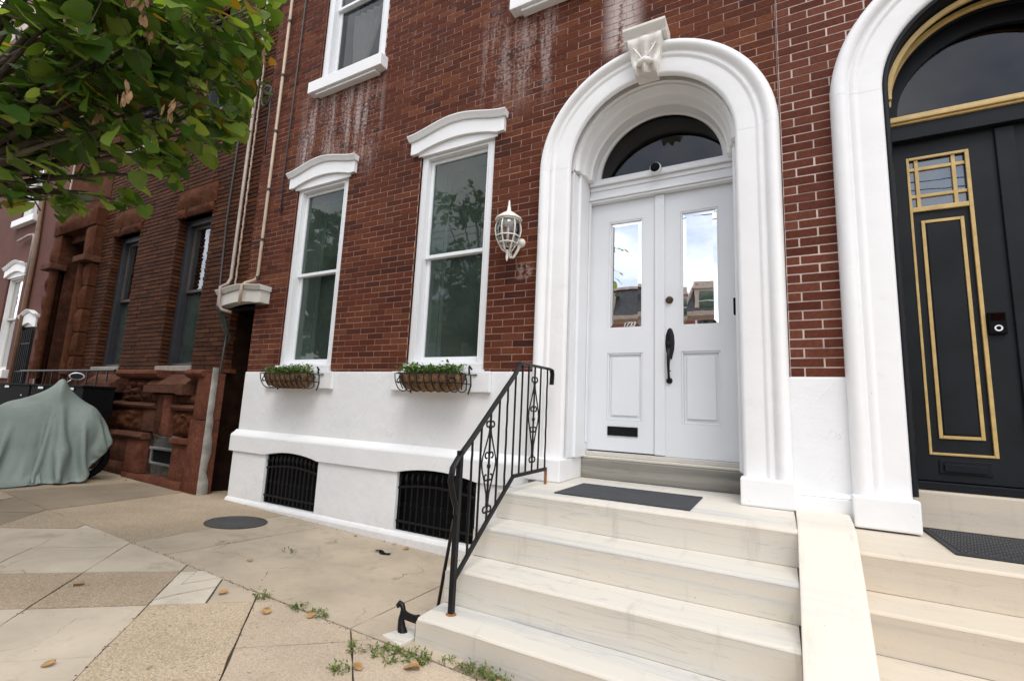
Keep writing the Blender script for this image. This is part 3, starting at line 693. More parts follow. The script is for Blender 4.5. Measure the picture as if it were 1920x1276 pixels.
tr.build('transom', 'white_wood', H, bevel=.006)
YD = .48
def leaf(house, x0, x1, z0, z1, px0, px1, pz0, pz1, qz0, qz1, dm, gm, lab):
    d = MB()
    d.box(x0, px0, YD, YD+.05, z0, z1); d.box(px1, x1, YD, YD+.05, z0, z1)
    for a, b in ((z0, qz0), (qz1, pz0), (pz1, z1)): d.box(px0, px1, YD, YD+.05, a, b)
    o = d.build('door', dm, house, label=lab)
    p = MB(); ring_frame(p, px0, px1, qz0, qz1, .018, YD+.006, YD+.03); p.box(px0+.018, px1-.018, YD+.022, YD+.045, qz0+.018, qz1-.018); p.box(px0+.045, px1-.045, YD+.008, YD+.022, qz0+.045, qz1-.045)
    p.build('panel', dm, o, bevel=.005)
    q = MB(); ring_frame(q, px0, px1, pz0, pz1, .016, YD+.004, YD+.03); q.build('glazing_bead', dm, o, bevel=.004)
    gl = MB(); e = .035                                            # bevelled mirror-bright pane
    A0, A1, B0, B1 = px0+.016, px1-.016, pz0+.016, pz1-.016
    gl.add([(A0, YD+.020, B0), (A1, YD+.020, B0), (A1, YD+.020, B1), (A0, YD+.020, B1), (A0+e, YD+.0165, B0+e), (A1-e, YD+.0165, B0+e), (A1-e, YD+.0165, B1-e), (A0+e, YD+.0165, B1-e)], [(4, 5, 6, 7), (0, 1, 5, 4), (1, 2, 6, 5), (2, 3, 7, 6), (3, 0, 4, 7)])
    gl.build('pane', gm, o)
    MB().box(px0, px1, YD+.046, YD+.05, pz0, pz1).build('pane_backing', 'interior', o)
    return o
DL = leaf(H, X0, XC-.004, .995, 3.442, -1.42, -1.08, 2.15, 3.24, 1.28, 1.915, 'white_door', 'glass_door', 'white door leaf with mail slot and house number')
DR = leaf(H, XC+.004, X1, .985, 3.442, -.735, -.405, 2.15, 3.24, 1.275, 1.92, 'white_door', 'glass_door', 'white door leaf with long black handle')
MB().box(-.965, -.875, YD-.022, YD-.001, .99, 3.44).build('astragal', 'white_door', DL, bevel=.005)
ms = MB(); ring_frame(ms, -1.405, -1.12, 1.138, 1.222, .014, YD-.010, YD-.0005); ms.box(-1.391, -1.134, YD-.004, YD-.001, 1.152, 1.208); ms.box(-1.28, -1.24, YD-.012, YD-.005, 1.15, 1.16)
ms.build('mail_slot', 'black_iron', DL, bevel=.002)
lk = MB().lathe([(.0, -.03), (.018, -.03), (.026, -.022), (.034, -.008), (.034, .0)], (-.835, YD-.001, 2.40), 18, 'y'); lk.build('lock', 'brass_old', DR, smooth=True, autosmooth=40)
hd = MB(); hp = []
pts = [(0, 0)]; prof = [(2.135, .008), (2.12, .022), (2.07, .037), (2.0, .042), (1.93, .036), (1.88, .024), (1.85, .018)]
hd.add([(-.832+s*w, YD-.002-.012*(1-abs(s)), z) for z, w in prof for s in (-1, -.5, 0, .5, 1)], [(i*5+k, i*5+k+1, i*5+k+6, i*5+k+5) for i in range(len(prof)-1) for k in range(4)])
hd.lathe([(.003, -.02), (.02, -.018), (.028, -.006), (.028, 0)], (-.838, YD-.001, 1.655), 12, 'y')
hd.tube([(-.834, YD-.012, 1.95), (-.834, YD-.05, 1.93), (-.835, YD-.066, 1.86), (-.836, YD-.062, 1.78), (-.837, YD-.045, 1.71), (-.838, YD-.016, 1.66)], [.012, .016, .016, .013, .011, .012], 8)
hd.tube([(-.832, YD-.03, 1.985), (-.832, YD-.075, 1.99)], [.007, .016], 8)
hd.tube([(-.835, YD-.055, 1.74), (-.815, YD-.055, 1.735)], [.011, .004], 6)
hd.build('handle', 'black_iron', DR, smooth=True, autosmooth=50)
def text(body, size, loc, rot, mat, parent, name, shear=0.0, ext=.001):
    c = bpy.data.curves.new(name, 'FONT'); c.body = body; c.size = size; c.shear = shear; c.extrude = ext
    o = bpy.data.objects.new(name, c); COL.objects.link(o)
    me = bpy.data.meshes.new_from_object(o); bpy.data.objects.remove(o); me.name = name
    me.materials.clear(); me.materials.append(M[mat])
    o = bpy.data.objects.new(name, me); COL.objects.link(o); o.rotation_euler = rot; o.parent = parent; o.location = Vector(loc)-wloc(parent); return o
text('1733', .06, (-1.275, YD+.012, 2.173), (PI/2, 0, 0), 'white_vinyl', DL, 'house_number', .35)
th = MB().box(X0, X1, .44, .56, .945, .982); th.build('threshold', 'marble_step', H, bevel=.006)
# keystone console
ks = MB(); n = 12
front = []
rows = [(4.245, .095, -.13), (4.27, .10, -.145), (4.31, .108, -.17), (4.36, .116, -.165), (4.43, .128, -.15), (4.50, .138, -.165), (4.56, .145, -.195), (4.61, .15, -.205), (4.64, .15, -.195)]
vs = []; fs = []; nu = 12
rows = [(4.31+(z-4.245)*.82, w*.97, y) for z, w, y in rows]
for (z, w, y) in rows:
    for i in range(nu+1):
        u = i/nu*2-1
        k = .02*math.cos(u*PI*2.5)*(1 if 4.3 < z < 4.6 else .3) + (.028*math.exp(-(u/.35)**2) if z < 4.4 else 0) - .02*(abs(u)**6)*-1
        zz = z - (.012*math.cos(u*PI*2) if z < 4.5 else 0)
        vs.append((-.915+u*w, y-k+.02*abs(u)**3, zz))
for j in range(len(rows)-1):
    for i in range(nu): a = j*(nu+1)+i; fs.append((a, a+1, a+nu+2, a+nu+1))
m0 = len(vs)
for (z, w, y) in rows: vs += [(-.915-w, .0, z), (-.915+w, .0, z)]
for j in range(len(rows)-1):
    fs.append((j*(nu+1), (j+1)*(nu+1), m0+2*(j+1), m0+2*j)); fs.append((j*(nu+1)+nu, m0+2*j+1, m0+2*j+3, (j+1)*(nu+1)+nu))
fs.append(tuple(range(nu, -1, -1))+(m0, m0+1))
KS = ks.add(vs, fs).build('keystone', 'white_keystone', H, smooth=True, autosmooth=55)
kc = MB(); kc.prism([(.0, 4.632), (-.185, 4.632), (-.19, 4.648), (-.20, 4.662), (-.222, 4.69), (-.232, 4.705), (-.232, 4.727), (.0, 4.735)], 'x', -1.10, -.73)
kc.build('keystone_cap', 'white_keystone', KS, bevel=.004)
sp = MB()
sp.tube([(-.985, -.165, 4.375), (-.95, -.185, 4.385), (-.915, -.195, 4.39), (-.88, -.185, 4.385), (-.845, -.165, 4.375)], [.012, .03, .036, .03, .012], 10)
for s in (-1, 1): sp.tube([(-.915+s*.02, -.185, 4.40), (-.915+s*.05, -.19, 4.47), (-.915+s*.10, -.185, 4.55)], [.012, .010, .004], 6)
for zz, s in ((4.42, -.35), (4.46, .15), (4.52, -.6), (4.53, .55), (4.38, .5)):
    sp.lathe([(.0, -.004), (.006, -.003), (.009, 0)], (-.915+s*.12, -.188, zz), 8, 'y')
sp.build('carved_scroll', 'white_keystone', KS, smooth=True)

# ------------------------------------------------------------------ the black-doored house on the right
HR = thing('row_house', 'brick row house with black double door lined in gold under a white arch', 'house', (1.45, 0, 0), group='brick row houses along the pavement')
XR, ZR = 1.444, 3.70
def holes_r(z):
    if z < ZR: return [(XR-.90, XR+.90)]
    if z < ZR+.93: h = math.sqrt(max(0, .93**2-(z-ZR)**2)); return [(XR-h, XR+h)]
    return []
brickwork(('brick_wall', HR), [(0.098, 3.6, 1.652, 11.6)], holes_r, 'brick_pier', 'mortar_pier', jx=.011, jz=.0105, proud=.004, nmax=240, jitter=.0015)
shell(HR, .095, 3.6, 12.4, 'painted_brick')
MB().box(.085, .60, -.03, .28, .86, 1.652).build('base_wall', 'white_wall', HR, bevel=.012)
MB().prism([(-.031, .875), (-.055, .862), (-.07, .845), (.1, .845), (.1, .875)], 'x', .08, .5).build('base_moulding', 'white_wall', HR, bevel=.004)
MB().box(.08, .5, -.075, .2, -.3, .843).build('lower_wall', 'white_wall', HR, bevel=.008)
MB().box(XR+.95, 3.6, -.03, .28, -.3, 1.652).build('base_wall', 'white_wall', HR, bevel=.012)
surround(HR, XR, ZR, .69, .885)
BLK = [(.705, .028), (.708, -.04), (.70, -.05), (.682, -.045), (.672, -.02), (.668, .05), (.655, .07), (.65, .20), (.64, .25), (.62, .26), (.80, .5)]
for part in ('left', 'right', 'arch'):
    sweep_arch(XR, ZR, .90, BLK, part).build('door_lining', 'black_paint', HR, smooth=True, autosmooth=35)
for r, y in ((.645, .055), (.632, .16)):
    sweep_arch(XR, ZR-.03, 0, [(r+.03, y+.03), (r+.03, y-.004), (r, y-.004), (r-.006, y+.004), (r, y+.012), (r, y+.03)], 'arch').build('gilt_arch', 'gold_paint', HR, smooth=True, autosmooth=35)
YR = .30
RX0, RX1 = XR-.645, XR+.645
t_ = MB(); t_.box(RX0, RX1, YR-.06, YR+.1, 3.43, 3.545); t_.build('transom', 'black_paint', HR, bevel=.004)
gb = MB()
for za, zb, y in ((3.547, 3.565, -.075), (3.566, 3.592, -.09), (3.593, 3.618, -.07)): gb.box(RX0, RX1, YR+y, YR+.05, za, zb)
gb.build('gilt_transom_moulding', 'gold_paint', HR, bevel=.006)
fo = arc(XR, 3.62, .70, 0, PI, 28); fi = arc(XR, 3.62, .575, 0, PI, 28); n = len(fo)
FR = MB().add([(x, .27, z) for x, z in fo]+[(x, .27, z) for x, z in fi]+[(x, .31, z) for x, z in fi], [(i, i+1, n+i+1, n+i) for i in range(n-1)]+[(n+i, n+i+1, 2*n+i+1, 2*n+i) for i in range(n-1)]).build('fanlight', 'black_paint', HR)
MB().prism([(XR-.64, 3.60)]+[(XR+.64, 3.60)]+arc(XR, 3.62, .64, 0, PI, 28), 'y', .30, .305).build('pane', 'glass_fan', FR)
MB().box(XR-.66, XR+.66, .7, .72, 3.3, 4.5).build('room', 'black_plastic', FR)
def leaf_r(x0, x1, s):
    d = MB(); c = XR
    fx0, fx1 = (.905, 1.255) if s < 0 else (2*c-1.255, 2*c-.905)
    z0, z1 = .985, 3.428
    d.box(x0, fx0, YR, YR+.05, z0, z1); d.box(fx1, x1, YR, YR+.05, z0, z1); d.box(fx0, fx1, YR, YR+.05, z0, 1.155); d.box(fx0, fx1, YR, YR+.05, 3.305, z1)
    d.box(fx0, fx1, YR+.012, YR+.05, 1.155, 2.905)
    o = d.build('door', 'black_door', HR, label='black door leaf with nine-light window and video bell' if s < 0 else 'black door leaf beside the centre bead')
    gfr = MB(); w = .016
    gfr.box(fx0, fx0+w, YR-.006, YR+.012, 1.155, 3.305); gfr.box(fx1-w*1.4, fx1, YR-.006, YR+.012, 1.155, 3.305)
    gfr.box(fx0+w, fx1-w*1.4, YR-.006, YR+.012, 1.155, 1.171); gfr.box(fx0+w, fx1-w*1.4, YR-.006, YR+.012, 3.286, 3.305); gfr.box(fx0+w, fx1-w*1.4, YR-.005, YR+.03, 2.885, 2.918)
    gfr.build('gilt_frame', 'gold_paint', o, bevel=.003)
    xa, xb = (.965, 1.20) if s < 0 else (2*c-1.20, 2*c-.965)
    mu = MB()
    for x in (fx0+.058, fx1-.085): mu.box(x-.011, x+.011, YR+.004, YR+.03, 2.918, 3.286)
    for z in (3.215, 3.005): mu.box(fx0+w, fx1-w*1.4, YR+.006, YR+.032, z-.011, z+.011)
    mu.build('muntins', 'gold_paint', o, bevel=.002)
    MB().box(fx0+w, fx1-w, YR+.022, YR+.027, 2.918, 3.286).build('pane', 'glass_painted_sky', o)
    MB().box(fx0, fx1, YR+.045, YR+.05, 2.905, 3.305).build('pane_backing', 'black_plastic', o)
    gp = MB(); ring_frame(gp, xa, xb, 1.265, 2.815, .021, YR+.002, YR+.0118); gp.build('gilt_panel_line', 'gold_paint', o, bevel=.003)
    MB().box(xa+.03, xb-.03, YR+.006, YR+.0115, 1.295, 2.785).build('panel', 'black_door', o, bevel=.003)
    return o
RL = leaf_r(RX0, XR-.004, -1); RR = leaf_r(XR+.004, RX1, 1)
MB().box(XR-.05, XR+.05, YR-.02, YR-.001, .985, 3.42).build('astragal', 'black_door', RR, bevel=.006)
sm = MB(); sm.box(.95, 1.215, YR-.008, YR-.001, 1.035, 1.125); sm.box(.975, 1.19, YR-.02, YR-.009, 1.05, 1.10); sm.build('mail_slot', 'black_paint', RL, bevel=.004)
kn = MB().lathe([(.0, -.06), (.03, -.055), (.034, -.035), (.014, -.02), (.03, -.004), (.03, 0)], (XR+.09, YR-.001, 1.95), 16, 'y'); kn.build('knob', 'black_iron', RR, smooth=True, autosmooth=40)
MB().box(RX0, RX1, YR-.05, YR+.1, .925, .978).build('threshold', 'black_paint', HR, bevel=.006)

# ------------------------------------------------------------------ marble steps
def steps(name, label, lv, x0, x1, back, matm, name_right=True):
    t = thing(name, label, 'steps', ((x0+x1)/2, lv[0][0], 0), group='stone front steps')
    for i, (y, z, ex) in enumerate(lv):
        zb = lv[i-1][1]+.0025 if i else -.25
        yb = lv[i+1][0]+.12 if i+1 < len(lv) else back
        b = MB(); xa, xb = (x0, ex) if name_right else (ex, x1)
        nx = 14
        vs = []; fs = []
        prof = [(0.0, zb), (0.0, z-.028), (-.003, z-.018), (.0, z-.008), (.006, z-.002), (.016, z), (.25, z)]
        prof = [(y+py, pz) for py, pz in prof[:-1]] + [(yb, z), (yb, zb)]
        m = len(prof)
        for k in range(nx+1):
            x = xa+(xb-xa)*k/nx
            for j, (py, pz) in enumerate(prof):
                wy = noise.noise(Vector((x*2.1, i*5.3, 0)))*.004 if j < 6 else 0
                wz = noise.noise(Vector((x*1.7, i*3.1, 4)))*.0025 if 1 <= j <= 6 else 0
                edge = .010 if (k == (0 if name_right else nx) and j in (2, 3, 4, 5)) else 0
                vs.append((x + (edge if k == 0 else -edge), py+wy, pz+wz-edge*.4))
        for k in range(nx):
            for j in range(m): fs.append((k*m+j, k*m+(j+1) % m, (k+1)*m+(j+1) % m, (k+1)*m+j))
        fs.append(tuple(range(m))); fs.append(tuple(range(nx*m, nx*m+m)))
        b.add(vs, fs).build('step', matm, t, smooth=True, autosmooth=32)
    return t
ST = steps('front_steps', 'four broad white marble steps up to the white double door', [(-1.66, .142, .0545), (-1.402, .349, .0628), (-1.104, .542, .0725), (-.80, .739, .083)], -1.838, .066, .45, 'marble_step')
db = MB(); db.box(XC-.70, XC+.70, .385, .60, .7415, .918); db.build('door_step', 'grey_stone', ST, bevel=.01)
MB().box(XC-.70, XC+.70, .40, .60, .92, .944).build('door_step_slab', 'marble_step', ST, bevel=.006)
SR = steps('front_steps', 'warm marble steps up to the black and gold door', [(-1.70, .115, .32), (-1.40, .30, .334), (-1.105, .49, .347), (-.80, .68, .36)], .335, 3.2, .32, 'marble_warm', False)
db = MB(); db.box(XR-.72, XR+.72, .19, .50, .6825, .922); db.build('door_step', 'marble_warm', SR, bevel=.01)
cp = MB(); cy = [(-.07, .752, .093, .398), (-.45, .760, .088, .378), (-.70, .764, .084, .360), (-.76, .757, .083, .357), (-.80, .738, .082, .355), (-1.104, .560, .074, .343), (-1.402, .368, .065, .330), (-1.66, .180, .057, .318), (-1.72, .12, .055, .316), (-1.72, -.3, .055, .316), (-.07, -.3, .093, .398)]
vs = [(a, y, z) for y, z, a, b in cy]+[(b, y, z) for y, z, a, b in cy]; n = len(cy)
CPO = thing('stair_coping', 'sloping pale marble slab dividing the two flights of steps', 'coping', (.24, -1, 0))
cp.add(vs, [tuple(range(n)), tuple(range(2*n-1, n-1, -1))]+[(i, (i+1) % n, (i+1) % n+n, i+n) for i in range(n)]).build('coping_slab', 'marble_pale', CPO, bevel=.010)

# ------------------------------------------------------------------ brownstone neighbour
HB = thing('row_house', 'brown brick house with carved brownstone base and dark tall windows left of the passage', 'house', (-9.2, 0, 0), group='brick row houses along the pavement')
def holes_b(z):
    o = []
    if 1.6 < z < 4.30: o += [(-8.69, -7.74), (-10.95, -10.0)]
    if 5.9 < z < 8.0: o += [(-8.69, -7.74), (-10.95, -10.0)]
    return o
brickwork(('brick_wall', HB), [(-11.45, -6.90, 1.72, 11.6), (-6.90, -6.60, 2.86, 11.6)], holes_b, 'brick_brown', 'mortar_dark', jx=.007, jz=.016, proud=.016, nmax=300, jitter=.003)
shell(HB, -13.42, -6.955, 12.4, 'painted_brick', y0=.04)
MB().box(-13.42, -11.45, -.01, .04, 4.9, 11.6).build('side_wall', 'terracotta', HB)
for xc in (-8.215, -10.475):
    for (z0, z1, zm) in ((1.79, 4.26, 3.02), (6.02, 8.0, 7.0)):
        f = MB(); ring_frame(f, xc-.475, xc+.475, z0, z1, .10, .13, .30, .05)
        f = f.build('window', 'dark_frame', HB, bevel=.006)
        u = MB(); ring_frame(u, xc-.373, xc+.373, zm, z1-.1, .045, .20, .24); u.build('upper_sash', 'brown_frame', f, bevel=.004)
        l = MB(); ring_frame(l, xc-.373, xc+.373, z0+.05, zm+.045, .045, .245, .285); l.build('lower_sash', 'dark_frame', f, bevel=.004)
        MB().box(xc-.33, xc+.33, .222, .226, zm+.04, z1-.14).build('pane', 'glass_old', f)
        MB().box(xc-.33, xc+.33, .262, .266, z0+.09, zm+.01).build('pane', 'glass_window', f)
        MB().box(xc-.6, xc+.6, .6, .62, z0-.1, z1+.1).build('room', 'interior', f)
        # brick-coloured reveal on both sides
        rv = MB()
        k = 0; z = z0
        while z < z1-.02:
            for s in (-1, 1): rv.box(*sorted((xc+s*.475, xc+s*.49)), .012+.002*(k % 2), .135, z+.008, min(z+CH-.008, z1))
            z += CH; k += 1
        rv.build('window_reveal', 'brick_brown', HB, kind='stuff')
    MB().box(xc-.50, xc+.50, -.03, .16, 1.70, 1.785).build('window_sill', 'concrete_sill', HB, bevel=.01)
    MB().box(xc-.52, xc+.52, -.06, .16, 5.90, 6.015).build('window_sill', 'concrete_sill', HB, bevel=.01)
def rough(mb, x0, x1, z0, z1, y, yb, amp=.03, n=6, seed=0.0, rnd_edge=.02):
    nx = max(3, int((x1-x0)/.09)); nz = max(3, int((z1-z0)/.09)); nx = min(nx, n*3); nz = min(nz, n*2)
    vs = []; fs = []
    for j in range(nz+1):
        for i in range(nx+1):
            x = x0+(x1-x0)*i/nx; z = z0+(z1-z0)*j/nz
            e = min(i, nx-i, j, nz-j)
            d = noise.noise(Vector((x*5+seed, z*5, seed)))*amp + noise.noise(Vector((x*13, z*13+seed, 3)))*amp*.5
            yy = y + (rnd_edge if e == 0 else 0) - (d+amp*.4 if e > 0 else 0)
            vs.append((x, yy, z))
    for j in range(nz):
        for i in range(nx): a = j*(nx+1)+i; fs.append((a, a+1, a+nx+2, a+nx+1))
    mb.add(vs, fs); W = nx+1
    rim = [i for i in range(W)] + [j*W+nx for j in range(1, nz+1)] + [nz*W+i for i in range(nx-1, -1, -1)] + [j*W for j in range(nz-1, 0, -1)]
    vv = [vs[i] for i in rim]; m = len(rim)
    mb.add(vv+[(v[0], yb, v[2]) for v in vv], [(i, (i+1) % m, (i+1) % m+m, i+m) for i in range(m)])
    return mb
def stone(x0, x1, z0, z1, y, mat='brownstone', amp=.02, name='stone', yb=-.05, smooth=True):
    return rough(MB(), x0+.003, x1-.003, z0+.003, z1-.003, y, yb, amp, seed=x0*3.7+z0).build(name, mat, HB, smooth=smooth, autosmooth=50)
MB().box(-11.45, -6.93, -.08, .2, -.2, 1.70).build('base_wall', 'brownstone', HB)
# right hand pier, two tall blocks, with its mortared flank beside the passage
stone(-7.06, -6.72, 1.02, 1.66, -.25, 'brownstone_red', .012); stone(-7.08, -6.72, .05, 1.015, -.265, 'brownstone_red', .018)
fl = MB(); n = 14; vs = []; fs = []
for i in range(n+1):
    z = -.05+1.78*i/n; yr = -.165+.05*(1-i/n)+.06*noise.noise(Vector((z*4, 1, 0)))
    vs += [(-6.712+.004*noise.noise(Vector((z*9, 3, 1))), -.24, z), (-6.71, yr, z), (-6.76, yr+.01, z)]
for i in range(n): a = i*3; fs += [(a, a+1, a+4, a+3), (a+1, a+2, a+5, a+4)]
fl.add(vs, fs).build('mortar_flank', 'plaster_grey', HB, smooth=True)
cb = MB()
z = .02; k = 0
while z < 2.55:
    cb.box(-6.93, -6.74+.03*noise.noise(Vector((z*7, 2, 2))) - (.13 if z > 1.7 else 0), (-.19 if z < 1.65 else .0)+.012*noise.noise(Vector((z*9, 5, 2))), (-.08 if z < 1.65 else .10)+.05*noise.noise(Vector((z*8, 1, 7))), z, z+CH-.012); z += CH
cb.build('corner_bricks', 'brick_brown', HB, kind='stuff')
# cap blocks, sloped sills and ledges
for a, b in ((-9.32, -8.40+.32), (-7.30, -6.86), (-11.45, -11.1)):
    MB().prism([(-.04, 1.57), (-.20, 1.57), (-.27, 1.60), (-.305, 1.64), (-.30, 1.68), (-.26, 1.70), (-.04, 1.705)], 'x', a, b).build('cap_stone', 'brownstone_red', HB, bevel=.012)
for a, b in ((-8.40, -7.32), (-10.55, -9.46)):
    MB().prism([(-.04, 1.47), (-.26, 1.47), (-.255, 1.49), (-.03, 1.69)], 'x', a+.02, b-.02).build('sloped_sill', 'brownstone_pale', HB, bevel=.006)
    MB().box(a, b, -.285, -.04, 1.36, 1.465).build('ledge', 'brownstone_pale', HB, bevel=.008)
    MB().box(b-.14, b+.02, -.30, -.04, 1.34, 1.50).build('ledge_stop', 'brownstone_pale', HB, bevel=.01)
def carved(x0, x1, z0, z1, y, amp, name='carved_panel', mat='terracotta', freq=9):
    mb = MB(); nx, nz = 22, 12; vs = []; fs = []
    for j in range(nz+1):
        for i in range(nx+1):
            u, v = i/nx, j/nz; x = x0+(x1-x0)*u; z = z0+(z1-z0)*v
            e = min(1, min(u, 1-u, v, 1-v)*6)
            d = abs(noise.noise(Vector((x*freq, z*freq, x0))))*1.3 + .5*abs(math.sin((u-.5)*9+math.sin(v*6)))*abs(math.sin(v*PI))
            vs.append((x, y-amp*d*e, z))
    for j in range(nz):
        for i in range(nx): a = j*(nx+1)+i; fs.append((a, a+1, a+nx+2, a+nx+1))
    return mb.add(vs, fs).build(name, mat, HB, smooth=True, autosmooth=60)
carved(-9.32, -8.42, 1.20, 1.565, -.12, .13, 'carved_capital', 'brownstone')
for a, b in ((-9.92, -8.16), (-7.70, -7.10)):
    MB().prism([(-.04, 1.12), (-.20, 1.12), (-.225, 1.16), (-.20, 1.20), (-.04, 1.22)], 'x', a, b).build('string_course', 'brownstone_pale', HB, bevel=.006)
carved(-9.92, -8.55, .76, 1.11, -.13, .10); stone(-8.54, -8.17, .78, 1.115, -.19, 'brownstone_pale', .012)
carved(-7.70, -7.10, .76, 1.11, -.13, .09)
stone(-8.15, -7.94, .745, 1.34, -.20, 'brownstone', .02); stone(-7.935, -7.72, .745, 1.34, -.22, 'brownstone_red', .03)
stone(-8.42, -8.16, 1.22, 1.35, -.16, 'brownstone', .02); stone(-7.72, -7.10, 1.22, 1.35, -.15, 'brownstone', .02)
MB().prism([(-.04, .66), (-.26, .66), (-.29, .70), (-.26, .755), (-.04, .76)], 'x', -9.92, -8.27).build('moulded_cap', 'brownstone_pale', HB, bevel=.008)
stone(-8.75, -8.30, .17, .655, -.25, 'brownstone_red', .006); stone(-9.92, -8.76, .30, .655, -.22, 'brownstone', .03); stone(-9.92, -8.76, .10, .295, -.25, 'brownstone', .015)
stone(-7.53, -7.09, .16, .66, -.22, 'brownstone_red', .01); MB().box(-7.55, -7.085, -.255, -.05, .665, .742).build('moulded_cap', 'brownstone_red', HB, bevel=.012)
stone(-8.75, -7.09, .0, .165, -.27, 'brownstone_red', .006); stone(-11.45, -9.93, .05, 1.55, -.2, 'brownstone', .03)
stone(-9.92, -8.76, -.1, .095, -.27, 'brownstone', .006)
# glass block basement window with its little vent
gbw = MB().box(-8.30, -7.53, -.115, -.08, .165, .745).build('glass_block_window', 'plaster_grey', HB)
for i in range(5):
    for j in range(3):
        x0 = -8.295+.152*i; z0 = .172+.19*j
        if j == 1 and 0 < i < 5: continue
        MB().box(x0+.006, x0+.146, -.14, -.116, z0+.005, z0+.182).build('glass_block', 'glass_block', gbw, bevel=.012)
v = MB(); ring_frame(v, -8.17, -7.53, .325, .565, .028, -.165, -.12); v.box(-8.18, -7.52, -.18, -.165, .535, .572); v = v.build('vent_frame', 'steel', gbw, bevel=.004)
MB().box(-8.145, -7.555, -.135, -.12, .35, .54).build('vent_louvre', 'black_plastic', gbw)
# rough carved window heads
for xc in (-8.215, -10.475):
    hb = MB(); rough(hb, xc-.56, xc+.56, 4.40, 4.74, -.035, .02, .04, seed=xc); hb.build('window_head', 'terracotta', HB, smooth=True, autosmooth=50)
    for s in (-1, 1): rough(MB(), *sorted((xc+s*.28, xc+s*.52)), 4.25, 4.395, -.05, .02, .045, seed=s).build('window_head_block', 'terracotta', HB, smooth=True, autosmooth=50)
    rough(MB(), xc-.275, xc+.275, 4.26, 4.415, -.03, .02, .02, seed=9).build('window_head_block', 'brownstone', HB, smooth=True, autosmooth=50)
# doorway
for a, b, z0, z1, y in ((-11.86, -11.46, 1.55, 3.80, -.16), (-13.40, -13.02, 1.55, 3.80, -.16)):
    k = 0; z = z0
    while z < z1-.1:
        rough(MB(), a+.16 if a > -12 else a, b if a > -12 else b-.16, z, z+.43, y+.02, .02, .05, seed=z+a).build('rusticated_block', 'terracotta', HB, smooth=True, autosmooth=50); z += .45
    MB().tube([((a+.08) if a > -12 else (b-.08), y+.04, z0), ((a+.08) if a > -12 else (b-.08), y+.04, z1)], .075, 10).build('door_column', 'terracotta', HB, smooth=True, autosmooth=50)
    MB().box(a-.06, b+.06, -.26, .02, 3.80, 3.92).build('column_cap', 'brownstone_pale', HB, bevel=.02)
    rough(MB(), a, b, 3.93, 4.55, -.15, .02, .04, seed=a).build('door_side_stone', 'terracotta', HB, smooth=True, autosmooth=50)
rough(MB(), -13.40, -11.46, 4.56, 4.90, -.18, .02, .06, seed=4).build('door_head', 'terracotta', HB, smooth=True, autosmooth=50)
MB().box(-13.06, -11.82, .55, .60, 1.4, 4.6).build('front_door', 'black_door', HB)
MB().box(-13.1, -11.8, .02, .7, 4.4, 4.56).build('door_soffit', 'brownstone', HB)
for x in (-13.06, -11.86): MB().box(x, x+.04, .02, .7, 1.4, 4.5).build('door_reveal', 'brownstone', HB)
SB = thing('stoop', 'brownstone stoop behind the covered motorbike', 'steps', (-12, -.8, 0), group='stone front steps')
for i in range(4): MB().box(-13.1, -11.2, -1.75+.32*i, -.28, -.1 if i == 0 else .13+.2*(i-1)+.203, .13+.2*(i+1)).build('step', 'brownstone', SB, bevel=.02)

# ------------------------------------------------------------------ painted house at the far left
HF = thing('row_house', 'smooth red painted brick house with white window trim at far left', 'house', (-17, 0, 0), group='brick row houses along the pavement')
MB().box(-24, -16.20, -.01, .04, -.2, 11.6).build('painted_wall', 'painted_brick', HF)
MB().box(-15.20, -13.44, -.01, .04, -.2, 11.6).build('painted_wall', 'painted_brick', HF)
for a, b in ((-.2, 1.74), (4.0, 5.4), (7.6, 11.6)): MB().box(-16.198, -15.202, -.01, .04, a, b).build('painted_wall', 'painted_brick', HF)
shell(HF, -24, -13.44, 12.4, 'painted_brick', y0=.05)
for z0, z1, zm in ((1.74, 4.0, 2.95), (5.4, 7.6, 6.5)):
    sash_window(HF, -16.2, -15.2, z0, z1, zm, 'white_wood', 'dull_white', 'glass_old', room='interior')
    lintel(HF, -15.7, z1-.03, w=1.35, h=.22, rise=.10, y=-.06)
MB().box(-16.35, -15.0, -.12, .02, 5.22, 5.38).build('window_sill', 'white_stone', HF, bevel=.01)
MB().box(-16.35, -15.0, -.12, .02, 1.55, 1.735).build('window_sill', 'white_stone', HF, bevel=.01)
lintel(HF, -14.3, 2.66, w=.95, h=.26, rise=.10, y=-.06, thing_=False)
nd = MB().box(-14.62, -13.95, -.015, .0, .4, 2.68).build('side_gate', 'black_plastic', HF)
nb = MB()
for i in range(7): nb.tube([(-14.6+.105*i, -.05, .5), (-14.6+.105*i, -.05, 2.6)], .012, 6)
for z in (.9, 1.7, 2.3): nb.tube([(-14.62, -.05, z), (-13.95, -.05, z)], .012, 6)
nb.build('gate_bars', 'black_iron', nd)
FS = thing('front_steps', 'pale stone steps of the red painted house far left', 'steps', (-15.7, -.6, 0), group='stone front steps')
for i in range(3): MB().box(-16.4, -15.0, -1.6+.35*i, -.02, -.05 if i == 0 else .17+.19*(i-1)+.192, .17+.19*i+.19).build('step', 'marble_step', FS, bevel=.015)
dp = MB().tube([(-15.2, -.06, 8.2), (-14.9, -.06, 6.5), (-14.66, -.06, 4.75), (-14.62, -.06, 4.4), (-14.60, -.06, .3)], .05, 8)
dp.build('downpipe', 'brown_pipe', smooth=True, label='brown drainpipe running down the painted house beside its window', cat='drainpipe')
dp = MB().tube([(-15.72, -.09, 4.80), (-15.1, -.09, 4.86), (-14.80, -.09, 4.84), (-14.76, -.09, 4.76), (-14.74, -.09, 3.6)], .03, 8)
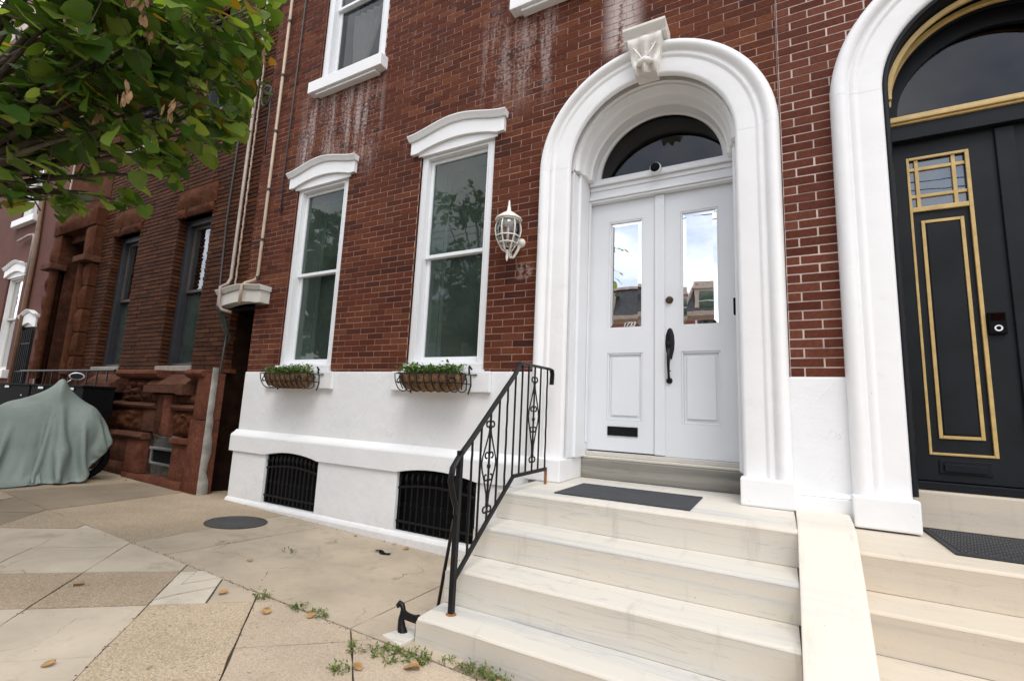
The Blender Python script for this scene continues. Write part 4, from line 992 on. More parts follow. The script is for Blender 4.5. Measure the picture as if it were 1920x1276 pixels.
dp.build('vent_pipe', 'grey_pipe', smooth=True, label='thin pale bent pipe on painted wall above the white window head', cat='pipe')
MB().box(-13.47, -13.43, -.03, -.011, 1.0, 8.6).build('white_strip', 'pvc', label='thin cream cable strip between the two left houses', cat='cable', smooth=False)

# ------------------------------------------------------------------ passage between the houses
PG = thing('passage_gate', 'dark plank gate at the back of the narrow passage', 'gate', (-6.55, 1.1, 0))
x = -6.90
while x < -6.33:
    w = .095; MB().box(x+.004, min(x+w, -6.335), 1.08+rnd.uniform(-.004, .004), 1.11, .02, 2.60)  .build('plank', 'passage_dark', PG, bevel=.004); x += w
MB().box(-6.9, -6.335, 1.112, 1.13, .0, 2.62).build('ledge_board', 'black_plastic', PG)
MB().box(-6.90, -6.335, .0, 1.2, 2.56, 2.615).build('passage_ceiling', 'black_plastic', HB)  # black ceiling, the dark of the passage put into its colour
MB().box(-6.915, -6.90, .03, 1.2, -.1, 2.86).build('passage_side', 'passage_dark', HB)  # brick side wall coloured near-black to paint in the passage shade
PH = lintel(H, -6.49, 2.615, w=1.0, h=.22, rise=.035, y=-.15, mat='dull_white', name='passage_head', yb=-.01, thing_=True)
def pipe(name, pts, r, mat, label, clips=()):
    o = MB().tube(pts, r, 8).build(name, mat, smooth=True, label=label, cat=name.split('_')[-1])
    if clips:
        for z in clips: MB().tube([(pts[0][0], pts[0][1], z-.018), (pts[0][0], pts[0][1], z+.018)], r*1.35, 8).build('pipe_clip', 'cable', o)
    return o
pipe('cream_pipe', [(-6.28, -.045, 8.4), (-6.28, -.045, 3.05), (-6.30, -.06, 2.97), (-6.345, -.17, 2.90), (-6.35, -.207, 2.86), (-6.35, -.212, 2.60)], .021, 'pvc', 'cream pipe with dark clips, right of two on the wall over the passage', (3.0, 3.55, 4.3, 5.2, 6.1, 7.0))
pipe('grey_pipe', [(-6.90, -.05, 8.4), (-6.90, -.05, 3.05), (-6.885, -.10, 2.95), (-6.86, -.205, 2.88), (-6.85, -.207, 2.62), (-6.80, -.18, 2.55), (-6.7, -.1, 2.52)], .024, 'grey_pipe', 'greyish pipe, left of two on the wall over the passage', ())
ch = MB(); z = 8.3; i = 0
while z > 2.95:
    ch.tube([(-6.80+.012*(i % 2), -.04, z), (-6.80-.012*(i % 2)+.012, -.045, z-.10)], .012, 5); z -= .095; i += 1
ch.build('twisted_cable', 'pvc', label='knotted pale cable hanging beside the greyish pipe', cat='cable')
pipe('black_cable', [(-7.24, -.03, 8.0), (-7.23, -.03, 5.0), (-7.25, -.03, 4.0), (-7.20, -.03, 3.0), (-7.08, -.05, 2.9), (-7.0, -.1, 2.62), (-6.93, -.06, 2.45), (-6.84, -.05, 2.33)], .014, 'cable', 'thin black cable down the brown brick wall left of the pipes')
pipe('dark_cable', [(-5.98, -.02, 7.5), (-6.0, -.02, 5.2), (-6.02, -.02, 4.4), (-5.97, -.02, 3.9)], .010, 'cable', 'dark cable along the house corner left of the near window')
cl = MB(); cl.tube([(-6.60+.11*math.cos(a*PI/12), -.05-.01*math.sin(a), 5.86+.17*math.sin(a*PI/12)) for a in range(0, 26)], .012, 6); cl.tube([(-6.60+.10*math.cos(a*PI/12), -.065, 5.85+.16*math.sin(a*PI/12)) for a in range(3, 27)], .012, 6)
cl.tube([(-6.50, -.05, 5.75), (-6.48, -.05, 5.3), (-6.50, -.03, 4.9)], .01, 6)
cl.build('cable_coil', 'cable', smooth=True, label='coil of black cable hung between the two pipes', cat='cable coil')
wv = MB()
for k in range(5):
    a = rnd.uniform(-.02, .02); wv.tube([(-6.93+.02*k, -.19, 2.62), (-6.92+.03*k+a, -.12, 2.45), (-6.84+.02*k, -.09+a, 2.28), (-6.76+.01*k, -.05, 2.20+a), (-6.86, -.03, 2.0)], .007, 5)
wv.build('wire_bundle', 'green_wire', smooth=True, label='loose tangle of dark green wires under the passage head', cat='wires')
pipe('hanging_cable', [(-6.86, -.03, 2.25), (-6.86, -.05, 1.8), (-6.85, -.06, 1.38), (-6.87, -.06, 1.2)], .012, 'cable', 'black cable hanging in the passage mouth with a blue cap')
MB().lathe([(.0, -.03), (.025, -.03), (.035, .0), (.03, .04), (.0, .045)], (-6.83, -.09, 1.39), 10, 'x').build('blue_cap', 'blue_plastic', smooth=True, label='bright blue plastic cap on the cable at the passage mouth', cat='cap')

# ------------------------------------------------------------------ handrail
RLG = thing('handrail', 'black wrought iron handrail with scrolls up the left of the marble steps', 'railing', (-1.69, -1.53, .142))
XR_ = -1.69
post = MB().tube([(XR_, -1.53, .142), (XR_, -1.53, 1.07)], 0, 4, flat=((1, 0, 0), .015, .015)); post.build('post', 'black_iron', RLG)
MB().lathe([(.033, 0), (.027, .003), (.022, .007)], (XR_, -1.53, .143), 10).build('rust_ring', 'rust', RLG)
rail = MB().tube([(XR_, -1.545, .74), (XR_, -1.575, .80), (XR_, -1.615, .90), (XR_, -1.60, .975), (XR_, -1.545, 1.03), (XR_, -1.40, 1.145), (XR_, -1.13, 1.375), (XR_, -.87, 1.595), (XR_, -.82, 1.66), (XR_, -.79, 1.682), (XR_, -.70, 1.685), (XR_, -.26, 1.69), (XR_, -.215, 1.685), (XR_, -.20, 1.65), (XR_, -.21, 1.56)], 0, 8, flat=((1, 0, 0), .015, .008))
rail.tube([(XR_, -1.53, .78), (XR_+.004, -1.55, .74), (XR_, -1.545, .70)], .016, 6)
rail.build('rail', 'black_iron', RLG, smooth=True, autosmooth=40)
bot = MB().tube([(XR_, -1.515, .335), (XR_, -1.18, .60), (XR_, -.84, .855), (XR_, -.27, .862)], 0, 4, flat=((1, 0, 0), .009, .013)); bot.build('bottom_rail', 'black_iron', RLG)
MB().box(XR_-.009, XR_+.009, -.285, -.265, .741, .855).build('rusty_foot', 'rust', RLG)
bal = [(-1.40, .43, 1.145), (-1.30, .51, 1.23), (-1.19, .595, 1.325), (-1.08, .68, 1.415), (-.97, .765, 1.51), (-.86, .845, 1.60), (-.755, .858, 1.685), (-.65, .859, 1.686), (-.54, .86, 1.687), (-.43, .861, 1.688), (-.30, .862, 1.689)]
def scroll(mb, y, z, s, r, up): mb.tube([(XR_, p[0], p[1]) for p in spiral((y+s*r, z), r, r*.35, PI if s > 0 else 0, (PI if s > 0 else 0) - s*up*PI*1.6, 14)], .0062, 5)
for i, (y, za, zb) in enumerate(bal):
    b = MB(); n = 14 if i in (0, 4, 10) else 1
    b.tube([(XR_+(.0015*math.sin(k*2.2) if n > 1 else 0), y, za+(zb-za)*k/n) for k in range(n+1)], 0, 4, flat=((1, 0, 0), .0055, .0055)); b.build('baluster', 'black_iron', RLG)
for (y, za, zb, hw) in ((-1.19, .595, 1.325, .10), (-.54, .86, 1.687, .10)):
    Lz = zb-za; m = MB(); f = lambda t: za+Lz*t
    for s in (-1, 1):
        m.tube([(XR_, y+s*v*hw, f(t)) for t, v in ((.14, .08), (.25, .18), (.36, .48), (.46, .80), (.52, .90), (.58, .80), (.68, .45), (.78, .15), (.84, .06))], .0055, 5)
        scroll(m, y, f(.86), s, .031, 1); scroll(m, y, f(.58), s, .031, 1); scroll(m, y, f(.40), s, .031, -1); scroll(m, y, f(.12), s, .031, -1)
    for t in (.84, .49, .15): m.lathe([(.004, -.018), (.013, -.01), (.013, .01), (.004, .018)], (XR_, y, f(t)), 8)
    m.build('scroll_panel', 'black_iron', RLG, smooth=True, autosmooth=50)
MB().tube([(XR_-.015, -1.53, .66), (XR_-.07, -1.46, .64), (XR_-.12, -1.40, .56), (XR_-.20, -1.34, .30), (XR_-.285, -1.28, gz(-1.97, -1.28))], .011, 6).build('brace', 'black_iron', RLG, smooth=True)

# boot scraper
BS = thing('boot_scraper', 'black cast iron boot scraper beside the lowest marble step', 'boot scraper', (-1.95, -1.63, 0))
bs = MB(); yb = -1.63
bs.tube([(-1.945, yb, .0), (-1.965, yb, .04), (-1.972, yb, .085), (-1.966, yb, .118), (-1.962, yb, .142), (-1.972, yb, .166), (-1.992, yb, .172), (-2.004, yb, .158), (-1.994, yb, .145)], [.030, .026, .019, .016, .016, .015, .014, .013, .011], 8)
bs.tube([(-1.852, yb, .0), (-1.853, yb, .05), (-1.85, yb, .10), (-1.85, yb, .135)], [.014, .010, .010, .012], 8)
bs.build('frame', 'black_iron', BS, smooth=True, autosmooth=60)
bl = MB(); pt = [(-1.968, .094), (-1.93, .090), (-1.88, .088), (-1.842, .09), (-1.838, .135), (-1.862, .130), (-1.90, .129), (-1.93, .133), (-1.96, .145)]
bl.prism(pt, 'y', yb-.006, yb+.006).build('scraper_blade', 'black_iron', BS)
MB().prism([(-2.03, -1.72), (-1.86, -1.76), (-1.845, -1.56), (-1.96, -1.53)], 'z', -.05, .022).build('scraper_base_stone', 'marble_step', label='small white stone set into the pavement under the boot scraper', cat='stone', bevel=.006)

# ------------------------------------------------------------------ wall lantern
LN = thing('wall_lantern', 'cream wall lantern with clear glass between window and door arch', 'lamp', (-2.185, -.01, 2.95))
lx, ly = -2.205, -.19
MB().lathe([(.002, .345), (.008, .33), (.010, .30), (.016, .27), (.020, .235), (.030, .225), (.062, .205), (.10, .175), (.132, .148), (.134, .140), (.112, .135)], (lx, ly, 2.995), 12).build('cap', 'white_metal', LN, smooth=True, autosmooth=35)
prof = [(.103, 3.128), (.120, 3.08), (.124, 3.03), (.112, 2.965), (.085, 2.90), (.05, 2.84), (.03, 2.825)]
MB().lathe([(r-.006, z-2.9) for r, z in prof[:5]], (lx, ly, 2.9), 12, cap=False).build('glass', 'glass_lamp', LN, smooth=True)
rb = MB()
for k in range(6):
    a = PI/6+k*PI/3; rb.tube([(lx+r*math.cos(a), ly+r*math.sin(a), z) for r, z in prof], .0065, 5)
for r, z in ((.113, 2.963), (.086, 2.90), (.106, 3.125)): rb.tube([(lx+r*math.cos(k*PI/12), ly+r*math.sin(k*PI/12), z) for k in range(25)], .007, 5)
rb.build('cage', 'white_metal', LN, smooth=True)
MB().lathe([(.002, -.10), (.008, -.085), (.013, -.06), (.010, -.03), (.016, -.01), (.026, .0), (.02, .01)], (lx, ly, 2.825), 10).build('bottom_finial', 'white_metal', LN, smooth=True)
MB().lathe([(.015, .0), (.011, .10), (.013, .12), (.0, .16)], (lx, ly, 2.92), 8).build('bulb', 'white_vinyl', LN, smooth=True)
am = MB().tube([(-2.165, -.02, 2.93), (-2.17, -.06, 2.86), (-2.18, -.11, 2.785), (-2.195, -.15, 2.775), (-2.20, -.165, 2.80), (-2.20, -.15, 2.83), (-2.19, -.125, 2.83)], [.016, .015, .013, .012, .010, .008, .006], 8)
am.tube([(-2.165, -.03, 3.02), (-2.185, -.09, 2.99), (-2.20, -.115, 2.93)], .009, 6); am.tube([(-2.19, -.13, 2.80), (lx, ly, 2.825)], .011, 6)
am.build('arm', 'white_metal', LN, smooth=True)
MB().lathe([(.0, -.045), (.02, -.04), (.032, -.025), (.046, -.012), (.05, 0)], (-2.16, -.001, 2.96), 12, 'y').build('wall_plate', 'white_metal', LN, smooth=True, autosmooth=40)
bpy.data.objects[[o.name for o in LN.children if o.name.startswith('wall_plate')][0]].scale = (1, 1, 1)

# small fittings
SC = thing('security_camera', 'small white round camera with black lens on the door transom', 'camera', (-.93, .40, 3.65))
MB().lathe([(.0, -.075), (.02, -.082), (.036, -.078), (.036, -.08), (.049, -.075), (.053, -.055), (.048, -.02), (.03, .0)], (-.932, .395, 3.655), 20, 'y').build('housing', 'white_vinyl', SC, smooth=True, autosmooth=40)
MB().lathe([(.0, -.088), (.02, -.087), (.044, -.083), (.046, -.07)], (-.932, .395, 3.655), 20, 'y').build('lens', 'black_plastic', SC, smooth=True)
DB = thing('doorbell', 'black video doorbell with ring button on the black door', 'doorbell', (1.30, YR, 2.04))
MB().box(1.262, 1.352, YR-.028, YR-.001, 1.965, 2.115).build('body', 'black_plastic', DB, bevel=.008)
MB().box(1.272, 1.342, YR-.031, YR-.0285, 2.06, 2.106).build('lens_window', 'glass_fan', DB)
MB().lathe([(.013, -.005), (.021, -.006), (.021, 0), (.013, 0)], (1.307, YR-.0285, 2.005), 18, 'y', cap=False).build('ring_button', 'white_vinyl', DB)
MB().box(-.285, -.254, .26, .31, 2.19, 2.33).build('doorbell', 'black_plastic', label='slim black doorbell on the right jamb of the white door', cat='doorbell', bevel=.006)
# mats
m = MB().box(-1.45, -.505, -.645, -.02, .7395, .7485); m.build('door_mat', 'rubber_mat', label='plain dark grey mat in front of the white double door', cat='door mat', bevel=.003, group='door mats on the landings')
dm2 = thing('door_mat', 'black perforated rubber mat in front of the black door', 'door mat', (1.4, -.2, .68), group='door mats on the landings')
MB().box(.80, 2.1, -.56, .16, .6805, .684).build('backing', 'black_plastic', dm2)
mr = MB(); ring_frame(mr, .80, 2.1, -.56, .16, .02, 0, 1); mr.v = [(v[0], v[2], .684 + v[1]*.011) for v in mr.v]; mr.build('rim', 'rubber_mat', dm2)
pm = MB(); y = -.535; k = 0
while y < .135:
    x = .83+(.0225 if k % 2 else 0)
    while x < 2.07:
        r0 = .020; pm.add([(x+r0*math.cos(a*PI/3+.5)*s, y+r0*.75*math.sin(a*PI/3+.5)*s, .6845+.009) for s in (1.05, .62) for a in range(6)], [(a, (a+1) % 6, (a+1) % 6+6, a+6) for a in range(6)]); x += .042
    y += .028; k += 1
pm.build('ring_pattern', 'mat_ring', dm2, kind='stuff', recalc=False)
# cover plate in the pavement
mh = thing('utility_cover', 'round dark iron cover set into the pavement', 'manhole cover', (-5.03, -.73, gz(-5.03, -.73)))
mm = MB(); n = 36; r = .285
mm.add([(-5.03+r*math.cos(2*PI*k/n), -.73+r*math.sin(2*PI*k/n), gz(-5.03+r*math.cos(2*PI*k/n), -.73+r*math.sin(2*PI*k/n))+.006) for k in range(n)], [tuple(range(n))]).build('lid', 'asphalt', mh)
mm = MB(); mm.tube([(-5.03+.292*math.cos(2*PI*k/n), -.73+.292*math.sin(2*PI*k/n), gz(-5.03+r*math.cos(2*PI*k/n), -.73+r*math.sin(2*PI*k/n))+.004) for k in range(n+1)], .006, 5); mm.build('rim', 'soil', mh, smooth=True)

# ------------------------------------------------------------------ window boxes
def leaflet(mb, p, d, up, L, W):
    d = d.normalized(); s = d.cross(up); s = s.normalized() if s.length > 1e-4 else Vector((1, 0, 0)); nrm = s.cross(d)
    a, b, c, e = p, p+d*L*.45+s*W*.5+nrm*W*.12, p+d*L-nrm*L*.1, p+d*L*.45-s*W*.5+nrm*W*.12
    mb.add([a, b, c, e], [(0, 1, 2), (0, 2, 3)])
def rv(): return Vector((rnd.gauss(0, 1), rnd.gauss(0, 1), rnd.gauss(0, 1))).normalized()
for xc, lab, lab2, n in ((-5.155, 'wire window box with brown liner under the window nearest the passage', 'low green plants in the left window box', 300), (-2.99, 'wire window box with brown liner under the window nearest the door', 'green plants with pale buds in the right window box', 360)):
    WB = thing('window_box', lab, 'window box', (xc, -.2, 1.46), group='window boxes on the white wall')
    hw = .365; vs = []; fs = []; nx, na = 26, 10
    for i in range(nx+1):
        u = i/nx*2-1; e = max(0, 1-abs(u)**6)**.5; sc = .35+.65*e
        for j in range(na+1):
            a = PI*j/na; r = 1+.05*noise.noise(Vector((u*7, j*.8, xc)))
            zt = 1.645+.012*noise.noise(Vector((u*11, xc, j)))
            vs.append((xc+u*hw, -.205-.125*math.cos(a)*r*-1*sc, zt-.165*math.sin(a)*r*sc if 0 < j < na else zt))
    for i in range(nx):
        for j in range(na): a = i*(na+1)+j; fs.append((a, a+1, a+na+2, a+na+1))
    fs.append(tuple(range(na+1))); fs.append(tuple(range(nx*(na+1), (nx+1)*(na+1))))
    MB().add(vs, fs).build('coir_liner', 'coir', WB, smooth=True, autosmooth=60)
    w = MB()
    for zz, sc in ((1.65, 1.03), (1.56, .93)):
        w.tube([(xc-hw*1.03, -.08, zz), (xc-hw*1.03, -.205-.13*sc+.05, zz), (xc-hw*.96, -.205-.13*sc, zz), (xc+hw*.96, -.205-.13*sc, zz), (xc+hw*1.03, -.205-.13*sc+.05, zz), (xc+hw*1.03, -.08, zz)], .0055, 5)
    for k in range(9):
        x = xc-hw+2*hw*k/8
        w.tube([(x, -.205-.135*math.cos(a*PI/10), 1.65-.175*math.sin(a*PI/10)) for a in range(0, 8)], .0055, 5)
        if k < 8:
            for t in range(1): w.tube([(x+.05+.042*math.cos(q*PI/6), -.318+.01, 1.575+.03*math.sin(q*PI/6)) for q in range(9)], .006, 5)
    for s in (-1, 1):
        x = xc+s*hw*.98
        w.tube([(x, -.08, 1.66), (x, -.09, 1.72), (x+s*.03, -.13, 1.735), (x+s*.05, -.11, 1.70)], .009, 6)
        w.tube([(x, -.085, 1.46), (x+s*.03, -.085, 1.55), (x+s*.02, -.085, 1.65), (x+s*.09, -.085, 1.655)], .007, 6)
        for q in (-.24, -.16): w.tube([(x+s*.012, q, 1.65), (x+s*.03, q, 1.58), (x+s*.005, q+.03, 1.50)], .006, 5)
    w.build('wire_frame', 'black_iron', WB, smooth=True)
    MB().box(xc-hw*.93, xc+hw*.93, -.31, -.10, 1.60, 1.63).build('soil', 'soil', WB)
    pl = MB()
    for k in range(n*4):
        px = xc+rnd.uniform(-hw*.95, hw*.95); py = rnd.uniform(-.33, -.09); h = .105+.07*noise.noise(Vector((px*6, py*6, 1)))
        pz = 1.625+rnd.random()*max(.02, h)
        d = Vector((rnd.gauss(0, 1), rnd.gauss(-.2, 1), rnd.gauss(.5, .6)))
        leaflet(pl, Vector((px, py, pz)), d, Vector((0, 0, 1)), rnd.uniform(.028, .05), rnd.uniform(.018, .03))
    pl.build('bedding_plants', 'herb', label=lab2, cat='plants', recalc=False, group='plants in the window boxes')

# ------------------------------------------------------------------ covered motorbike
MC = thing('covered_motorbike', 'motorbike under a crumpled grey-green cover on the pavement', 'motorbike', (-8.5, -1.0, gz(-8.5, -1)))
ax = Vector((-.333, -.943, 0)); sd = Vector((.943, -.333, 0)); P0 = Vector((-8.45, -.58, 0))
import numpy as np
def drape(nx, ny, lx, ly, centre, balls, rods, steps=230, sweeps=9, hem=.80):
    """lets a rounded sheet fall over a few solids; returns the grid of points (along, across, up)"""
    gx, gy = np.meshgrid(np.linspace(-1, 1, nx), np.linspace(-1, 1, ny))
    X = np.stack([centre+gx*np.sqrt(1-.36*gy*gy)*lx/2+.02*gy, gy*np.sqrt(1-.36*gx*gx)*ly/2, 1.38+.015*np.sin(gx*11+gy*5)+.012*np.sin(gy*17-gx*3)], 2)
    V = np.zeros_like(X)
    links = []
    for dy, dx, k in ((0, 1, 1.0), (1, 0, 1.0), (1, 1, .35), (1, -1, .35), (0, 2, .10), (2, 0, .10)):
        for par in (0, 1):
            ys = np.arange(0, ny-dy); xs = np.arange(max(0, -dx), nx-max(0, dx))
            yy, xx = np.meshgrid(ys, xs, indexing='ij'); key = (yy//max(dy, 1)) if dy else (xx//dx)
            m = (key % 2) == par; yy, xx = yy[m], xx[m]
            rest = np.linalg.norm(X[yy, xx]-X[yy+dy, xx+dx], axis=1)
            edge = ((yy == 0) | (yy == ny-1)) & (dy == 0) | ((xx == 0) | (xx == nx-1)) & (dx == 0)
            links.append((yy, xx, yy+dy, xx+dx, rest, np.where(edge, hem, 1.0), k))
    for st in range(steps):
        V[..., 2] -= .0016; V *= .965
        P = X+V
        hemf = min(1.0, max(0.0, (st-70)/90))
        for it in range(sweeps):
            for (a, b, c, d, r, e, k) in links:
                D = P[a, b]-P[c, d]; L = np.linalg.norm(D, axis=1)+1e-9; tgt = r*(1-(1-e)*hemf)
                q = (D*((L-tgt)/L*.5*k)[:, None]); P[a, b] -= q; P[c, d] += q
            hit = P[..., 2] < .015
            P[..., 2] = np.maximum(P[..., 2], .015)
            P[hit, :2] = P[hit, :2]*.6+X[hit, :2]*.4
            for c, r in balls:
                q = (P-np.array(c))/np.array(r); L = np.linalg.norm(q, axis=2); m = L < 1
                if m.any(): P[m] = np.array(c)+q[m]/L[m][:, None]*np.array(r); P[m, :2] = P[m, :2]*.75+X[m, :2]*.25
            for a, b, r in rods:
                a_ = np.array(a); ab = np.array(b)-a_; t = np.clip(((P-a_) @ ab)/(ab @ ab), 0, 1); q = P-(a_+t[..., None]*ab); L = np.linalg.norm(q, axis=2)+1e-9; m = L < r
                if m.any(): P[m] = (P-q)[m]+q[m]/L[m][:, None]*r
        V = P-X; X = P
    return X
across, down = 84, 70
G3 = drape(across, down, 2.72, 2.45, .80, [((.30, 0, .62), (.30, .25, .37)), ((.58, 0, 1.0), (.10, .21, .29)), ((.92, 0, .72), (.36, .2, .27)), ((1.25, 0, .34), (.36, .14, .34)), ((.18, 0, .34), (.32, .18, .33))], [((.86, -.36, 1.00), (.86, .36, 1.00), .045), ((.45, -.30, .38), (.45, .30, .38), .10)], hem=.70)
vs = []; fs = []
for q in G3.reshape(-1, 3):
    p = P0+ax*(.08+.90*float(q[0]))+sd*float(q[1]); vs.append((p.x, p.y, gz(p.x, p.y)+1.06*float(q[2])))
for j in range(down-1):
    for i in range(across-1): a = j*across+i; fs.append((a, a+1, a+across+1, a+across))
cov = MB().add(vs, fs).build('cover', 'cover_cloth', MC, smooth=True)
cov.modifiers.new('round', 'SUBSURF').render_levels = 1
sol = cov.modifiers.new('hem', 'SOLIDIFY'); sol.thickness = .004
pm_ = P0+ax*.60
mir = MB().tube([(pm_.x, pm_.y, 1.36), (pm_.x+.03, pm_.y+.05, 1.46), (pm_.x+.05, pm_.y+.09, 1.50)], .008, 6); mir.build('mirror_stalk', 'steel', MC, smooth=True)
mq = Vector((pm_.x+.06, pm_.y+.12, 1.535)); cd = (CP-mq); cd.z = 0; cd.normalize(); sdv = Vector((-cd.y, cd.x, 0))
mo = MB(); n = 18; mo.add([mq+sdv*.085*math.cos(2*PI*k/n)*q+Vector((0, 0, .052*math.sin(2*PI*k/n)*q))+cd*o for q, o in ((1, 0), (1.0, .02), (.82, .024)) for k in range(n)], [(k, (k+1) % n, (k+1) % n+n, k+n) for k in range(n)]+[(n+k, n+(k+1) % n, (k+1) % n+2*n, k+2*n) for k in range(n)]+[tuple(range(n))]).build('mirror_rim', 'steel', MC, smooth=True, autosmooth=40)
MB().add([mq+sdv*.07*math.cos(2*PI*k/n)+Vector((0, 0, .043*math.sin(2*PI*k/n)))+cd*.022 for k in range(n)], [tuple(range(n))]).build('mirror_glass', 'black_paint', MC)
wh = MB()
for u in (.28, 1.25):
    c = P0+ax*u; R_ = .27
    wh.tube([(c.x+ax.x*R_*math.cos(2*PI*k/20), c.y+ax.y*R_*math.cos(2*PI*k/20), gz(c.x, c.y)+.30+R_*math.sin(2*PI*k/20)) for k in range(21)], .05, 8)
    wh.build('wheel', 'black_plastic', MC, smooth=True); wh = MB()

# black locker boxes and rail by the stoop
for k, (a, b, lab) in enumerate(((-12.55, -11.12, 'black storage box with silver plate, leftmost of three by the stoop'), (-11.06, -9.98, 'black storage box with silver plate, middle of three by the stoop'), (-9.92, -9.08, 'black storage box with silver plate behind the covered motorbike'))):
    BX = thing('storage_box', lab, 'storage box', ((a+b)/2, -.55, 0), group='black storage boxes by the stoop')
    MB().box(a, b, -.75, -.35, .93, 1.385).build('body', 'black_plastic', BX, bevel=.015)
    MB().box(a-.01, b+.01, -.765, -.34, 1.387, 1.42).build('lid', 'black_plastic', BX, bevel=.01)
    MB().box(a+.35, a+.55, -.768, -.7655, 1.345, 1.38).build('label_plate', 'steel', BX)
    for x in (a+.06, b-.06):
        for y in (-.70, -.40): MB().tube([(x, y, gz(x, y)), (x, y, .93)], .018, 6).build('leg', 'black_iron', BX)
    MB().lathe([(.0, -.01), (.014, -.008), (.016, 0)], (b-.3, -.751, 1.22), 10, 'y').build('lock', 'steel', BX)
SRL = thing('stoop_railing', 'thin black iron railing along the brownstone stoop', 'railing', (-11.4, -.28, 0))
MB().tube([(-13.3, -.29, 1.69), (-9.35, -.29, 1.69)], .02, 6).build('rail', 'black_iron', SRL)
x = -13.2
while x < -9.3: MB().tube([(x, -.29, gz(x, -.29)), (x, -.29, 1.69)], .012, 5).build('baluster', 'black_iron', SRL); x += .36

# ------------------------------------------------------------------ weeds and litter on the pavement
def weed(x, y, r, n, h, lab):
    mb = MB(); z = gz(x, y); r *= .85; h *= .62; n = int(n*.8)
    for k in range(n):
        a = rnd.uniform(0, 2*PI); q = rnd.random()**.6*r
        p = Vector((x+q*math.cos(a), y+q*math.sin(a)*.7, z+.004)); tip = p+Vector((math.cos(a)*rnd.uniform(.0, .05), math.sin(a)*rnd.uniform(.0, .05), h*rnd.uniform(.3, 1)))
        for t in range(4):
            b = p.lerp(tip, t/4); leaflet(mb, b, rv()+Vector((math.cos(a)*.6, math.sin(a)*.6, .5)), Vector((0, 0, 1)), rnd.uniform(.014, .032), rnd.uniform(.006, .014))
    mb.build('weed', 'weed', label=lab, cat='weed', recalc=False, group='weeds in the pavement joints')
for a in ((-3.02, -1.80, .07, 26, .05, 'small bright weed at a slab joint by the broken pale patch'), (-2.70, -1.76, .06, 22, .035, 'flat yellow-green weed, left of a close pair in the joint'), (-2.53, -1.74, .07, 30, .045, 'bushy weed, right of a close pair in the joint'),
          (-3.79, -1.02, .06, 12, .03, 'tiny weed alone on the grey slab near the wall'), (-2.03, -1.93, .06, 20, .05, 'yellowing weed where joints meet left of the boot scraper'), (-1.84, -1.86, .12, 70, .05, 'spreading weed in front of the boot scraper'), (-1.70, -1.80, .08, 50, .06, 'thick weed at the left foot of the lowest marble step'),
          (-1.40, -1.73, .07, 34, .08, 'feathery weed against the lowest marble step front'), (-1.27, -1.72, .08, 40, .075, 'taller weed cut by the bottom edge of the view'), (-1.93, -2.12, .05, 22, .05, 'drooping weed beside a curled orange leaf'), (-1.56, -1.73, .03, 10, .03, 'tiny sprig under the lowest marble step')): weed(*a)
def dead_leaf(x, y, s, lab, rot):
    mb = MB(); z = gz(x, y)+.006; vs = []; n = 7; fs = []; s *= .8
    for i in range(n):
        t = i/(n-1); w = s*.36*math.sin(PI*min(1, t*1.02))**.8+.001
        for q in (-1, 0, 1):
            lx_, ly_ = (t-.5)*s, q*w; cz = .22*s*abs(q)*(.5+.5*math.sin(t*4+x))+.12*s*math.sin(t*3)
            vs.append((x+lx_*math.cos(rot)-ly_*math.sin(rot), y+lx_*math.sin(rot)+ly_*math.cos(rot), z+cz))
    for i in range(n-1):
        for q in (0, 1): a = i*3+q; fs.append((a, a+1, a+4, a+3))
    mb.add(vs, fs).build('fallen_leaf', 'leaf_litter', label=lab, cat='leaf', smooth=True, recalc=False, group='fallen leaves on the pavement')
for x, y, s, lab in ((-3.76, -1.40, .06, 'small tan leaf near the middle of the grey slabs'), (-3.25, -1.92, .09, 'flat tan leaf by the broken pale patch'), (-2.78, -1.93, .09, 'orange leaf on the pinkish slab below a bright weed'), (-2.54, -1.80, .08, 'orange leaf under the bushy weed of the close pair'),
                     (-2.95, -2.90, .07, 'orange leaf on the pale slab at lower left'), (-3.83, -.21, .06, 'small leaf against the white skirting between basement windows'), (-3.15, -.22, .09, 'brown leaf against the skirting under the second basement window'), (-1.66, -1.90, .11, 'large orange leaf in front of the lowest marble step'),
                     (-1.87, -2.06, .08, 'curled orange leaf beside the drooping weed'), (-7.8, -.45, .07, 'pale leaf on the slab by the glass block window'), (-8.2, -.42, .06, 'pale leaf beside the motorbike cover'), (-4.0, -2.42, .09, 'brown leaf on the tan slab at left'), (-1.22, -1.76, .08, 'orange leaf under the taller weed at the step'), (-3.35, -.16, .05, 'curled leaf on the white sill of the second basement window')): dead_leaf(x, y, s, lab, rnd.uniform(0, PI))
rg = MB(); vs = []; fs = []
for i in range(9):
    for j in range(4):
        x = -3.30+.022*i; y = -.50+.02*j; vs.append((x+.01*math.sin(j*2+i), y+.02*math.sin(i*.9), gz(x, y)+.008+.02*abs(noise.noise(Vector((i*.7, j*.9, 0))))))
for i in range(8):
    for j in range(3): a = i*4+j; fs.append((a, a+1, a+5, a+4))
rg.add(vs, fs).build('rag', 'black_plastic', label='small crumpled black scrap on the grey slab', cat='litter', smooth=True)

